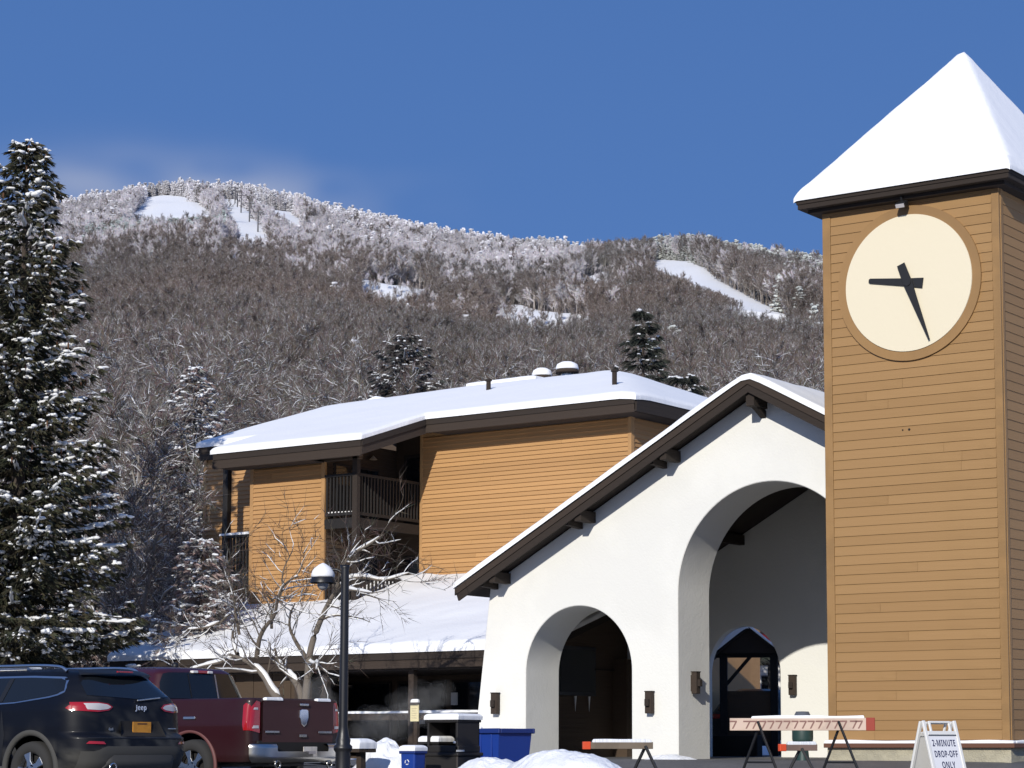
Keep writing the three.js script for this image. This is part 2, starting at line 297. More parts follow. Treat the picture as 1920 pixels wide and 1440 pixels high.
// ------------------------------------------------------------------ clock tower
{
  const X0 = -19.30, X1 = -15.75, Z = -36, Zb = -41.0, Y0 = 1.70, Y1 = 11.56, T = M.tan[1];
  const t = thing('clock_tower', 'tall tan clapboard clock tower with a snow-covered pyramid roof', 'clock tower');
  part(t, 'wall', bx(X0 + 0.02, X1 - 0.02, Y0, Y1, Zb, Z - 0.014, 0), T);
  siding(t, M.tan, [X0 + 0.17, Z - 0.016], [X1 - 0.15, Z - 0.016], Y0 + 0.02, Y1, 0.1765, 0.020, 7);
  siding(t, M.tan, [X1 - 0.022, Z - 0.15], [X1 - 0.022, Zb], Y0 + 0.02, Y1, 0.1765, 0.016, 8);
  part(t, 'corner_board', bx(X0, X0 + 0.165, Y0, Y1, Z - 0.05, Z + 0.012), T);
  part(t, 'corner_board', bx(X1 - 0.145, X1 - 0.001, Y0, Y1, Z - 0.05, Z + 0.012), T);
  part(t, 'corner_board', bx(X1 - 0.05, X1 + 0.012, Y0, Y1, Z - 0.145, Z - 0.052), T);
  part(t, 'frieze_board', bx(X0, X1, Y1 - 0.10, Y1 + 0.01, Z - 0.03, Z + 0.016), T);
  part(t, 'foundation', bx(X0 - 0.02, X1 + 0.02, 0.9, 1.58, Zb, Z + 0.02, 0.01), M.concrete);
  const ledge = part(t, 'ledge', bx(X0 - 0.05, X1 + 0.12, 1.58, 1.66, Zb, Z + 0.11), S({ color: col(0.13, 0.055, 0.032), roughness: 0.7 }));
  part(ledge, 'snow', snowField([[X0 - 0.04, X1 + 0.10, Z - 0.02, Z + 0.10]], () => 1.66, 0.055, { round: 0.04, step: 0.14, noise: 0.03 }), M.snow);
  part(ledge, 'snow', snowField([[X1 + 0.005, X1 + 0.11, Zb, Z - 0.03]], () => 1.66, 0.05, { round: 0.04, step: 0.14, noise: 0.03 }), M.snow);
  // eaves: two stepped fascias and a soffit, then the pyramid
  const o = 0.36, ex0 = X0 - o, ex1 = X1 + o, ez1 = Z + o, ez0 = Zb - o, cx = (ex0 + ex1) / 2, cz = (ez0 + ez1) / 2, hx = (ex1 - ex0) / 2, hz = (ez1 - ez0) / 2;
  const f = part(t, 'eave', bx(ex0 + 0.02, ex1 - 0.02, 11.57, 11.69, ez0 + 0.02, ez1 - 0.02, 0.01), M.trim);
  part(f, 'fascia', bx(ex0, ex1, 11.66, 11.77, ez0, ez1, 0.012), M.trim);
  part(f, 'soffit_trim', bx(ex0 + 0.16, ex1 - 0.16, 11.50, 11.571, ez0 + 0.16, ez1 - 0.16, 0.01), M.trim);
  const yr = (x, z) => 11.77 + 3.15 * smin(smin(1 - Math.abs(x - cx) / hx, 1 - Math.abs(z - cz) / hz, 0.035), 0.99, 0.04);
  const roof = part(t, 'roof', slab(ex0, ex1, ez0, ez1, (x, z) => 11.77 + 3.0 * Math.min(1 - Math.abs(x - cx) / hx, 1 - Math.abs(z - cz) / hz), 0.02, 8), M.trim);
  part(roof, 'snow', snowField([[ex0 - 0.035, ex1 + 0.035, ez0 - 0.035, ez1 + 0.035]], yr, 0.13, { round: 0.13, step: 0.1, noise: 0.03 }), M.snow);
  // clock
  const cxk = -17.535, cyk = 9.985, face = part(t, 'clock_ring', at(new THREE.CylinderGeometry(1.43, 1.43, 0.05, 96), cxk, cyk, Z + 0.016, Math.PI / 2), T);
  part(face, 'clock_face', at(new THREE.CylinderGeometry(1.262, 1.267, 0.03, 96), cxk, cyk, Z + 0.044, Math.PI / 2), M.dial);
  const hand = (pts) => new THREE.ExtrudeGeometry(new THREE.Shape(pts.map((q) => new THREE.Vector2(...q))), { depth: 0.018, bevelEnabled: true, bevelSize: 0.004, bevelThickness: 0.004, bevelSegments: 1 });
  const minute = hand([[-0.075, -0.36], [0.075, -0.36], [0.085, 0.02], [0.062, 0.35], [0.010, 1.17], [-0.010, 1.17], [-0.062, 0.35], [-0.085, 0.02]]);
  const hour = hand([[-0.09, -0.29], [0.09, -0.29], [0.07, 0.02], [0.042, 0.77], [0.028, 0.80], [-0.028, 0.80], [-0.042, 0.77], [-0.07, 0.02]]);
  const m1 = part(face, 'minute_hand', minute, M.black, [cxk + 0.02, cyk, Z + 0.100], [0, 0, (180 + 20.5) * D2R]);
  part(face, 'hour_hand', hour, M.black, [cxk + 0.02, cyk, Z + 0.068], [0, 0, 81.5 * D2R]);
  part(face, 'hub', at(new THREE.CylinderGeometry(0.075, 0.075, 0.09, 24), cxk + 0.02, cyk, Z + 0.095, Math.PI / 2), M.black);
  for (const [dx, r] of [[0, 0.022], [-0.13, 0.014]]) part(t, 'knot_hole', at(new THREE.CylinderGeometry(r, r, 0.012, 10), -17.58 + dx, 7.30, Z + 0.002, Math.PI / 2), M.blackMatte);
  // security light under the eave
  const fl = thing('floodlight', 'small dark floodlight under the eave of the clock tower above the dial', 'floodlight', [-17.55, 11.42, Z + 0.16]);
  part(fl, 'bracket', beam([0, 0.14, 0.08], [0, 0, 0.02], 0.04, 0.04), M.black);
  part(fl, 'housing', at(new RoundedBoxGeometry(0.20, 0.10, 0.17, 1, 0.02), 0, -0.01, 0.06, 0.5), M.black);
  part(fl, 'lens', at(new RoundedBoxGeometry(0.17, 0.07, 0.02, 1, 0.006), 0, -0.055, 0.135, 0.5), M.clearLens);
}

// ------------------------------------------------------------------ white gabled entrance building with arches
const porchRoof = (x) => 8.56 - 0.5375 * Math.abs(x + 21.29);
{
  const t = thing('arched_entrance', 'white stucco gabled entrance building with two round arches beside the clock tower', 'entrance building');
  const wallShape = (z0, depth, arches, l, rr) => {
    const s = new THREE.Shape(); const y = porchRoof, base = 0.9;
    s.moveTo(l[1], base); s.lineTo(l[0], y(l[0]) - 0.02); s.lineTo(-21.29, y(-21.29) - 0.02); s.lineTo(rr[0], y(rr[0]) - 0.02); s.lineTo(rr[1], base);
    for (const [c, R, sp, top] of arches) { s.lineTo(c + R, base); s.lineTo(c + R, sp); for (let k = 1; k < 48; k++) { const a = k / 48 * Math.PI; s.lineTo(c + R * Math.cos(a), sp + (top - sp) * Math.sin(a)); } s.lineTo(c - R, sp); s.lineTo(c - R, base); }
    s.closePath();
    const g = new THREE.ExtrudeGeometry(s, { depth: depth - 0.03, bevelEnabled: true, bevelSize: 0.015, bevelThickness: 0.015, bevelSegments: 1, bevelOffset: -0.015 });
    g.translate(0, 0, z0 - depth + 0.015); return uvBox(toCreasedNormals(g, 0.5));
  };
  part(t, 'front_wall', wallShape(-37.2, 1.2, [[-21.2, 2.08, 4.62, 6.72], [-25.69, 1.31, 3.12, 4.46]], [-27.92, -28.42], [-16.3, -16.2]), M.stucco);
  part(t, 'rear_wall', wallShape(-43.2, 0.2, [[-25.30, 0.94, 3.22, 4.30]], [-28.44, -28.44], [-16.2, -16.2]), M.stucco);
  part(t, 'side_wall', bx(-16.45, -16.21, 0.9, 5.4, -43.2, -41.05, 0), M.stucco);
  // roof: boarding, barge boards in two steps, beams
  const zf = -36.62, zb = -44.2, e = 7.0, wood = M.trim;
  const left = slab(-28.36, -21.29, zb, zf, porchRoof, 0.10), right = slab(-21.29, -16.1, zb, zf, porchRoof, 0.10);
  const roof = part(t, 'roof', merge([left, right]).translate(0, 0.10, 0), wood);
  for (const s of [-1, 1]) {
    const P = (d, dy) => [-21.29 + s * d, porchRoof(-21.29 + s * d) + dy];
    for (const [d0, y0, y1, z0, z1] of [[s < 0 ? 7.1 : 5.2, 0.0, 0.13, zf, zf + 0.045], [s < 0 ? 7.07 : 5.17, -0.16, 0.005, zf - 0.02, zf + 0.022]]) {
      const sh = new THREE.Shape([[...P(0, y1)], [...P(d0, y1)], [...P(d0 - (y0 < -0.1 ? 0.05 : 0), y0)], [...P(0, y0)]].map((q) => new THREE.Vector2(...q)));
      part(roof, 'barge_board', uvBox(at(new THREE.ExtrudeGeometry(sh, { depth: z1 - z0, bevelEnabled: false }), 0, 0, z0)), y0 < -0.1 ? M.trim : M.trimLight);
    }
    for (const [i, d] of [1.98, 4.03, 6.18].entries()) { if (s > 0 && d > 5) continue;
      const [x, y] = P(d, 0);
      part(roof, 'purlin', bx(x - 0.075, x + 0.075, y - 0.26, y - 0.035, zb + 0.4, zf - 0.03), wood);
      part(roof, 'bracket', beam([x - s * 0.30 * -1, y - 0.10 - 0.16, zf - 0.06], [x + s * 0.30, y - 0.30, -37.22], 0.11, 0.13), wood);
    }
  }
  part(roof, 'eave_board', slab(-28.74, -28.345, zb, -38.43, (x) => porchRoof(x) + 0.10, 0.10), wood);
  part(roof, 'purlin', bx(-21.38, -21.20, 8.14, 8.46, zb + 0.4, zf - 0.05), wood);
  part(roof, 'bracket', beam([-21.29, 8.26, zf - 0.10], [-21.29, 8.02, -37.22], 0.12, 0.13), wood);
  part(roof, 'tie_beam', beam([-27.6, 5.05, -41.0], [-21.4, 8.30, -41.0], 0.22, 0.42), wood);
  part(roof, 'tie_beam', beam([-16.6, 5.75, -41.0], [-21.4, 8.30, -41.0], 0.22, 0.42), wood);
  const yr = (x) => smin(porchRoof(-21.4 - (x + 21.4)), 8.50 - 0.5375 * Math.abs(x + 21.4), 0.01) + 0.10;
  const ys = (x) => 8.66 - 0.5375 * Math.sqrt((x + 21.29) ** 2 + 0.012) + 0.06;
  part(roof, 'snow', snowField([[-28.42, -16.05, zb - 0.03, zf + 0.07]], ys, 0.13, { round: 0.07, step: 0.2, noise: 0.03 }), M.snow);
  // snow lying at the foot of the pillar
  // wall lanterns
  const sconce = (pos, turn, label) => {
    const s = thing('wall_lantern', label, 'wall lantern', pos, turn);
    part(s, 'back_plate', bx(-0.06, 0.06, -0.16, 0.16, 0.0, 0.03), M.trimLight);
    part(s, 'body', bx(-0.075, 0.075, -0.215, 0.215, 0.028, 0.15, 0.01), M.trimLight);
    part(s, 'band', bx(-0.045, 0.045, -0.07, 0.07, 0.148, 0.215, 0.01), M.trim);
    part(s, 'cap', bx(-0.083, 0.083, 0.213, 0.232, 0.02, 0.16, 0.004), M.trim);
    return s;
  };
  sconce([-27.72, 2.49, -37.2], 0, 'brown box wall lantern on white wall left of the small arch');
  sconce([-23.90, 2.47, -37.2], 0, 'brown box wall lantern on white pillar between the two arches');
  sconce([-23.28, 2.86, -37.72], Math.PI / 2, 'brown box wall lantern on the inner jamb of the big arch');
  sconce([-24.0, 2.95, -43.2], 0, 'brown box wall lantern on sunlit white wall seen through the big arch');
}

// ------------------------------------------------------------------ hotel lodge
const hotelRoof = (x, z) => { const f = 9.33 + 0.32 * (-42.6 - z), b = 9.33 + 0.32 * (z + 58.4), r = 10.16 + 0.42 * (-29.5 - x); return Math.min(f, b, r, 11.86 + 0.055 * Math.min(0, x + 38)); };
{
  const t = thing('hotel_lodge', 'amber clapboard lodge with dark balconies and a broad snowy roof', 'hotel building');
  const A = M.amber, rev = 0.1165, pr = 0.040;
  const body = (x0, x1, y1, z0, z1) => part(t, 'wall', bx(x0, x1, 1.2, y1, z0, z1, 0), M.amber[1]);
  body(-36.9, -30.17, 9.95, -52.4, -46.02); body(-40.6, -38.02, 9.24, -55.9, -43.42); body(-43.2, -40.62, 9.5, -55.8, -44.32); body(-36.9, -33.8, 10.2, -55.8, -52.42);
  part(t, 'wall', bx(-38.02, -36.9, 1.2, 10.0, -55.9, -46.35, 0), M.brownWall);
  const S1 = [[-36.9, -30.15, -46, 10.0, 0.10], [-40.6, -38.0, -43.4, 8.98, 0.10]];
  siding(t, A, [-36.82, -46.022], [-30.23, -46.022], 4.9, 9.84, rev, pr, 21);
  siding(t, A, [-40.50, -43.422], [-38.10, -43.422], 4.6, 8.97, rev, pr, 22);
  siding(t, A, [-43.10, -44.322], [-40.62, -44.322], 4.6, 9.45, rev, pr, 23);
  siding(t, A, [-30.172, -46.12], [-30.172, -52.35], 4.9, 9.84, rev, pr, 24);
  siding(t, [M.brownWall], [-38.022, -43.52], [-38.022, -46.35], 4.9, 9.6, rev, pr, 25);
  const cb = (x0, x1, y0, y1, z0, z1) => part(t, 'corner_board', bx(x0, x1, y0, y1, z0, z1), A[1]);
  cb(-30.24, -30.13, 4.8, 9.86, -46.05, -45.985); cb(-30.19, -30.125, 4.8, 9.86, -46.13, -46.052);
  cb(-36.9, -36.81, 4.8, 10.0, -46.05, -45.985); cb(-38.1, -37.98, 4.5, 8.98, -43.45, -43.385); cb(-40.61, -40.49, 4.5, 8.98, -43.45, -43.385);
  cb(-43.21, -43.09, 4.5, 9.5, -44.35, -44.285);
  // recess behind the balcony: doors and windows
  const door = (x0, x1, y0, y1, z) => { const d = part(t, 'door', bx(x0, x1, y0, y1, z - 0.05, z + 0.01), M.trim); part(d, 'pane', bx(x0 + 0.09, x1 - 0.09, y0 + 0.1, y1 - 0.1, z + 0.008, z + 0.02, 0), M.glass); return d; };
  door(-37.72, -37.0, 7.50, 9.45, -46.33); door(-37.72, -37.0, 4.85, 6.7, -46.33);
  const win = (z0, z1, y0, y1, x) => { const d = part(t, 'window', bx(x - 0.03, x + 0.03, y0, y1, z0, z1), M.trim); part(d, 'pane', bx(x + 0.028, x + 0.04, y0 + 0.07, y1 - 0.07, z0 + 0.07, z1 - 0.07, 0), M.glass); return d; };
  win(-45.6, -43.75, 7.5, 9.0, -38.0); win(-45.6, -43.75, 4.9, 6.75, -38.0);
  part(t, 'wall_lamp', at(new THREE.ConeGeometry(0.11, 0.12, 16), -37.86, 9.28, -45.2), S({ color: col(0.6, 0.5, 0.36), roughness: 0.4 }));
  // balconies
  const balcony = (x0, x1, z0, z1, yf, h, sides) => {
    const b = part(t, 'balcony', bx(x0, x1, yf - 0.12, yf, z0, z1 - 0.01), M.rail);
    const run = (ax, az, bx_, bz, n) => {
      part(b, 'top_rail', beam([ax, yf + h, az], [bx_, yf + h, bz], 0.10, 0.07), M.rail);
      part(b, 'bottom_rail', beam([ax, yf + 0.13, az], [bx_, yf + 0.13, bz], 0.05, 0.08), M.rail);
      part(b, 'skirt_board', beam([ax, yf - 0.11, az], [bx_, yf - 0.11, bz], 0.05, 0.26), M.rail);
      for (let k = 0; k < n; k++) { const q = (k + 0.5) / n; part(b, 'baluster', bx(-0.024, 0.024, 0.13, h - 0.02, -0.024, 0.024, 0.004), M.rail, [lerp(ax, bx_, q), yf, lerp(az, bz, q)]); }
    };
    for (const r of sides) run(...r);
    return b;
  };
  const b1 = balcony(-37.98, -36.92, -46.0, -43.38, 7.45, 1.14, [[-37.95, -43.40, -36.92, -43.40, 9], [-36.92, -43.42, -36.92, -45.97, 20]]);
  part(b1, 'snow', snowField([[-37.9, -37.0, -43.48, -43.4]], () => 7.60, 0.05, { round: 0.03, step: 0.1 }), M.snow);
  balcony(-37.98, -36.92, -46.0, -43.38, 4.80, 1.14, [[-37.95, -43.40, -36.92, -43.40, 9], [-36.92, -43.42, -36.92, -45.97, 17]]);
  part(t, 'post', bx(-37.02, -36.86, 4.7, 9.35, -43.50, -43.36), M.trim);
  part(t, 'post', bx(-41.62, -41.44, 4.3, 9.2, -43.56, -43.40), M.rail);
  const b2 = balcony(-41.55, -40.63, -44.3, -43.42, 6.10, 1.10, [[-41.50, -43.44, -40.66, -43.44, 7]]);
  part(b2, 'snow', snowField([[-41.7, -40.64, -43.52, -43.38]], () => 7.24, 0.06, { round: 0.04, step: 0.1 }), M.snow);
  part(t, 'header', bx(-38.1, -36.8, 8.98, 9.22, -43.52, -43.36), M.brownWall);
  // roof
  const yr = hotelRoof, deck = [];
  const zr = -50.5;
  deck.push(slab(-43.3, -41.2, zr, -44.2, yr, 0.3), slab(-41.2, -36.1, zr, -42.6, yr, 0.3), slab(-36.1, -29.5, zr, -45.2, yr, 0.3, 24), slab(-43.3, -33.5, -56, zr, yr, 0.3, 24), slab(-33.5, -29.5, -53, zr, yr, 0.3, 12));
  const roof = part(t, 'roof', merge(deck), M.trim);
  const fascia = (x0, x1, z, yt, h) => { part(roof, 'fascia', bx(x0, x1, yt - h * 0.42, yt + 0.02, z - 0.03, z + 0.035), M.trim); part(roof, 'fascia', bx(x0 + 0.02, x1 - 0.02, yt - h, yt - h * 0.40, z - 0.06, z + 0.012), M.trimLight); };
  fascia(-41.2, -36.08, -42.6, 9.33, 0.40); fascia(-36.14, -29.5, -45.2, 10.16, 0.36); fascia(-43.3, -41.24, -44.2, 9.84, 0.36);
  const rake = (x, z0, z1) => { for (const [dy, h, dx, m] of [[0.02, 0.17, 0.03, M.trim], [-0.16, 0.22, 0.0, M.trimLight]]) part(roof, 'fascia', slab(x - 0.03 + dx, x + 0.03 + dx, z0, z1, (a, z) => 9.33 + 0.32 * (-42.6 - z) + dy, h), m); };
  rake(-36.1, -45.2, -42.6); rake(-41.22, -44.2, -42.6);
  part(roof, 'fascia', bx(-29.53, -29.46, 9.82, 10.18, -53, -45.2), M.trim);
  part(roof, 'soffit', bx(-41.15, -38.0, 8.96, 8.99, -43.38, -42.66, 0), M.trim); part(t, 'frieze', bx(-40.6, -38.02, 8.97, 9.26, -43.44, -43.37), M.trim);
  part(roof, 'soffit', bx(-36.0, -29.6, 9.83, 9.87, -52.6, -45.3, 0), M.trim);
  const ysm = (x, z) => smin(smin(9.33 + 0.32 * (-42.6 - z), 9.33 + 0.32 * (z + 58.4), 0.25), 10.16 + 0.42 * (-29.5 - x), 0.25); const ysm2 = (x, z) => smin(ysm(x, z), 11.88 + 0.055 * Math.min(0, x + 38), 0.12) + 0.02;
  part(roof, 'snow', snowField([[-43.36, -33.45, -56, -45.13], [-43.36, -29.44, -53, -45.13], [-41.27, -36.03, -56, -42.53], [-43.36, -36.03, -56, -44.13]], ysm2, 0.17, { round: 0.16, step: 0.32, noise: 0.02 }), M.snow);
  // things on the roof
  const vent = (x, z, y, h, r, label) => { const v = thing('roof_vent', label, 'roof vent', [x, y, z]); part(v, 'pipe', at(new THREE.CylinderGeometry(r * 0.6, r * 0.62, h, 20), 0, h / 2, 0), M.chromeDull); part(v, 'hood', new THREE.LatheGeometry([[0, h + 0.10], [r * 0.8, h + 0.09], [r * 1.02, h - 0.02], [r, h - 0.10], [r * 0.6, h - 0.06]].map((q) => new THREE.Vector2(...q)), 24), M.trimLight); part(v, 'snow', new THREE.LatheGeometry([[0, h + 0.27], [r * 0.5, h + 0.25], [r * 0.9, h + 0.18], [r * 1.03, h + 0.06], [r * 0.95, h + 0.03]].map((q) => new THREE.Vector2(...q)), 24), M.snow); };
  vent(-36.9, -51.6, 11.6, 0.66, 0.29, 'left snow-capped round vent on the lodge ridge');
  vent(-36.15, -51.8, 11.6, 0.80, 0.33, 'taller right snow-capped round vent on the lodge ridge');
  const lv = thing('roof_vent', 'low dark flat vent right of the round vents on the lodge ridge', 'roof vent', [-35.4, 11.7, -52.0]);
  part(lv, 'hood', at(new THREE.CylinderGeometry(0.3, 0.42, 0.12, 20), 0, 0.44, 0), M.trim); part(lv, 'pipe', at(new THREE.CylinderGeometry(0.2, 0.2, 0.5, 20), 0, 0.2, 0), M.trim);
  const curb = thing('roof_curb', 'long snow-covered hump along the lodge ridge left of the vents', 'roof curb', [0, 0, 0]);
  part(curb, 'base', bx(-39.0, -36.7, 11.6, 12.1, -52.0, -50.9), M.trim); part(curb, 'snow', snowField([[-39.1, -36.6, -52.05, -50.85]], () => 12.06, 0.16, { round: 0.3, step: 0.2 }), M.snow);
  for (const [x, z, h, l] of [[-31.17, -46.79, 0.36, 'dark stub vent pipe near right end of the lodge roof'], [-36.65, -48.69, 0.28, 'short dark vent pipe near the middle of the lodge roof']]) {
    const y = hotelRoof(x, z), v = thing('vent_pipe', l, 'vent pipe', [x, y, z]);
    part(v, 'pipe', at(new THREE.CylinderGeometry(0.065, 0.065, h + 0.2, 16), 0, h / 2 + 0.1, 0), M.trim); part(v, 'collar', at(new THREE.CylinderGeometry(0.085, 0.10, 0.05, 16), 0, h + 0.18, 0), M.trim);
  }
}
{ // a second wing behind, of which only the snowy gable shows over the ridge
  const t = thing('rear_wing', 'small snowy gable of a wing behind the lodge roof ridge', 'building');
  const y = (x) => 14.42 - 0.40 * Math.abs(x + 52.2);
  part(t, 'wall', bx(-57, -47.4, 1.5, 12.2, -76, -63.2, 0), M.brownWall);
  const g = new THREE.ExtrudeGeometry(new THREE.Shape([[-57, 12.1], [-47.4, 12.1], [-52.2, 14.1]].map((q) => new THREE.Vector2(...q))), { depth: 0.2, bevelEnabled: false }); part(t, 'gable', uvBox(at(g, 0, 0, -63.3)), M.brownWall);
  const r = part(t, 'roof', merge([slab(-57.6, -52.2, -76, -62.4, y, 0.25), slab(-52.2, -46.8, -76, -62.4, y, 0.25)]), M.trim);
  part(r, 'snow', snowField([[-57.7, -46.7, -76, -62.3]], (x) => 14.42 - 0.40 * Math.sqrt((x + 52.2) ** 2 + 0.1), 0.2, { round: 0.16, step: 0.5 }), M.snow);
}

// ------------------------------------------------------------------ low wing with porch in front of the lodge
const annexRoof = (x, z) => 3.72 + 0.32 * (-39 - z);
{
  const t = thing('porch_wing', 'low brown wing with a porch and a broad snow-covered roof before the lodge', 'porch building');
  const roof = part(t, 'roof', slab(-41.1, -28.0, -46.0, -39.0, annexRoof, 0.16), M.trim);
  part(roof, 'fascia', bx(-41.12, -28.3, 3.55, 3.74, -39.03, -38.965), M.trim);
  part(roof, 'fascia', bx(-41.1, -28.3, 3.36, 3.56, -39.10, -39.0), M.trimLight);
  part(roof, 'soffit', bx(-41.0, -28.4, 3.33, 3.37, -42.6, -39.1, 0), M.trim);
  part(roof, 'snow', snowField([[-41.16, -27.95, -46.0, -38.93]], (x, z) => annexRoof(x, z) + 0.02 - 0.0 * x, 0.20, { round: 0.16, step: 0.25, noise: 0.07 }), M.snow);
  part(roof, 'rake_board', slab(-41.16, -41.08, -44.3, -39, (x, z) => annexRoof(x, z) + 0.01, 0.34), M.trim);
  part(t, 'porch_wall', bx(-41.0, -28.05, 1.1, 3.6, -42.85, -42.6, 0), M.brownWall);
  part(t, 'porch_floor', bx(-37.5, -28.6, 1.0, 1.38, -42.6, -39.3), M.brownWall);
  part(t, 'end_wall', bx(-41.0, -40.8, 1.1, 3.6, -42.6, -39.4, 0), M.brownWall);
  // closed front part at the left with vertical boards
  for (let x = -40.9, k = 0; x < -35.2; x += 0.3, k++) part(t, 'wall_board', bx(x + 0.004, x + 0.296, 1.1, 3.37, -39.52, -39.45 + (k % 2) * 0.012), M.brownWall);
  const win = (x0, x1, y0, y1) => { const w = part(t, 'window', bx(x0, x1, y0, y1, -42.61, -42.55), M.trim); part(w, 'pane', bx(x0 + 0.06, x1 - 0.06, y0 + 0.06, y1 - 0.06, -42.552, -42.54, 0), M.glass); };
  for (const [a, b] of [[-36.5, -35.0], [-34.8, -33.3], [-33.1, -31.6], [-31.3, -30.4]]) win(a, b, 1.75, 3.2);
  win(-30.1, -29.0, 2.75, 3.9 - 0.6);
  for (const x of [-35.15, -34.3, -31.72, -29.6]) part(t, 'porch_post', bx(x - 0.075, x + 0.075, 1.0, 3.37, -39.42, -39.27), M.trimLight);
  const rl = part(t, 'railing', bx(-34.3, -29.0, 2.20, 2.36, -39.39, -39.31), M.trimLight);
  part(rl, 'snow', snowField([[-34.2, -29.0, -39.42, -39.29]], () => 2.36, 0.05, { round: 0.04, step: 0.12, noise: 0.03 }), M.snow);
  part(rl, 'bottom_rail', bx(-34.3, -29.0, 1.50, 1.60, -39.38, -39.32), M.trimLight);
  // things hanging on the porch wall, dim behind the railing
  for (const [x, y] of [[-34.0, 2.3], [-33.0, 2.75], [-31.2, 2.55], [-30.8, 2.3], [-29.5, 2.6]]) part(t, 'wall_notice', bx(x - 0.10, x + 0.10, y - 0.15, y + 0.15, -42.54, -42.525, 0), M.signWhite);
}
{ // dark wall seen through the small arch, with its window
  const t = thing('side_lobby', 'dark brown lobby wall with black window seen through the small arch', 'building wall');
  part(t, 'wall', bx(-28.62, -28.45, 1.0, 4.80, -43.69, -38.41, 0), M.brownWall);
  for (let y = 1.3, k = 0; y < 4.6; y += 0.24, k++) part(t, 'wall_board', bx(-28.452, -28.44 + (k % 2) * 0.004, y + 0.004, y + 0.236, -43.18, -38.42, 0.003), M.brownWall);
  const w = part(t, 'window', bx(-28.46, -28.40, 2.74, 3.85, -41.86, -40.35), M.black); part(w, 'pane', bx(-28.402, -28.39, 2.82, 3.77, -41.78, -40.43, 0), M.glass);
  for (const z of [-41.55, -41.0]) part(t, 'icicle', at(new THREE.ConeGeometry(0.03, 0.36, 8), -28.38, 2.55, z, Math.PI), M.signWhite);
}

// ------------------------------------------------------------------ vehicles (local axes: x forward from the tail, y up, z to the right)
const pts2 = (t, y) => table(t, y);
function bodyShape(o) {                                        // o.xr, o.xf, o.hw: tables over height; o.rx, o.rz corner radii; o.bow rear curve
  const rearX = (z, y) => { const h = pts2(o.hw, y), a = Math.abs(z), rz = o.rz, u = clamp((a - (h - rz)) / rz); return pts2(o.xr, y) + o.bow * (a / h) ** 2 + o.rx * (1 - Math.sqrt(1 - u * u)); };
  const sideZ = (x, y) => { const h = pts2(o.hw, y), u = clamp((pts2(o.xr, y) + o.bow + o.rx - x) / o.rx); return h - o.rz * (1 - Math.sqrt(1 - u * u)); };
  const ring = (y) => {
    const h = pts2(o.hw, y), xf = pts2(o.xf, y), xr = pts2(o.xr, y), r = [];
    for (let k = 0; k <= 24; k++) { const z = lerp(-(h - o.rz), h - o.rz, k / 24); r.push([rearX(z, y), z]); }
    for (let k = 1; k <= 7; k++) { const s = Math.sin(k / 7 * Math.PI / 2), z = h - o.rz + o.rz * s; r.push([rearX(z, y), z]); }
    const x0 = rearX(h, y); for (let k = 1; k <= 64; k++) r.push([lerp(x0, xf - 0.4, k / 64), h]);
    for (let k = 1; k <= 6; k++) { const f = k / 6 * Math.PI / 2; r.push([xf - 0.4 + 0.4 * Math.sin(f), h - 0.5 * (1 - Math.cos(f))]); }
    const n = r.length; for (let k = n - 1; k > 24; k--) r.push([r[k][0], -r[k][1]]);
    return r;
  };
  const geo = (color) => {
    const ys = []; o.ys.forEach((y, i) => { const nx = o.ys[i + 1]; ys.push(y); if (nx) for (let k = 1, m = Math.ceil((nx - y) / 0.03); k < m; k++) ys.push(lerp(y, nx, k / m)); });
    const p = [], c = [], idx = [], n = ring(ys[0]).length;
    for (const y of ys) for (const [x, z] of ring(y)) { p.push(x, y, z); c.push(...color(x, y, z)); }
    for (let i = 0; i < ys.length - 1; i++) for (let j = 0; j < n; j++) { const k = (j + 1) % n, A = i * n + j, B = i * n + k; idx.push(A, A + n, B, B, A + n, B + n); }
    for (const [i, s] of [[0, 1], [ys.length - 1, -1]]) { const q = p.length / 3, rg = ring(ys[i]); p.push(rg.reduce((a, v) => a + v[0], 0) / n, ys[i], 0); c.push(...color(0, ys[i], 0)); for (let j = 0; j < n; j++) { const k = (j + 1) % n; s > 0 ? idx.push(q, i * n + j, i * n + k) : idx.push(q, i * n + k, i * n + j); } }
    const g = new THREE.BufferGeometry(); g.setAttribute('position', new THREE.Float32BufferAttribute(p, 3)); g.setAttribute('color', new THREE.Float32BufferAttribute(c, 3)); g.setIndex(idx); g.computeVertexNormals(); return g;
  };
  return { rearX, sideZ, geo };
}
function panel(poly, f, nu = 18, nv = 6) {                     // fills a polygon in (u, v), single-spanned in v, and maps it by f(u, v)
  const us = poly.map((q) => q[0]), u0 = Math.min(...us), u1 = Math.max(...us), p = [], idx = [];
  for (let i = 0; i <= nu; i++) {
    const u = lerp(u0, u1, clamp(i / nu, 1e-4, 1 - 1e-4)); let lo = Infinity, hi = -Infinity;
    for (let k = 0; k < poly.length; k++) { const a = poly[k], b = poly[(k + 1) % poly.length]; if ((a[0] <= u) !== (b[0] <= u)) { const v = lerp(a[1], b[1], (u - a[0]) / (b[0] - a[0])); lo = Math.min(lo, v); hi = Math.max(hi, v); } }
    for (let j = 0; j <= nv; j++) p.push(...f(u, lerp(lo, hi, j / nv)));
  }
  for (let i = 0; i < nu; i++) for (let j = 0; j < nv; j++) { const a = i * (nv + 1) + j, b = a + nv + 1; idx.push(a, b, a + 1, b, b + 1, a + 1); }
  const g = new THREE.BufferGeometry(); g.setAttribute('position', new THREE.Float32BufferAttribute(p, 3)); g.setIndex(idx); g.computeVertexNormals(); return g;
}
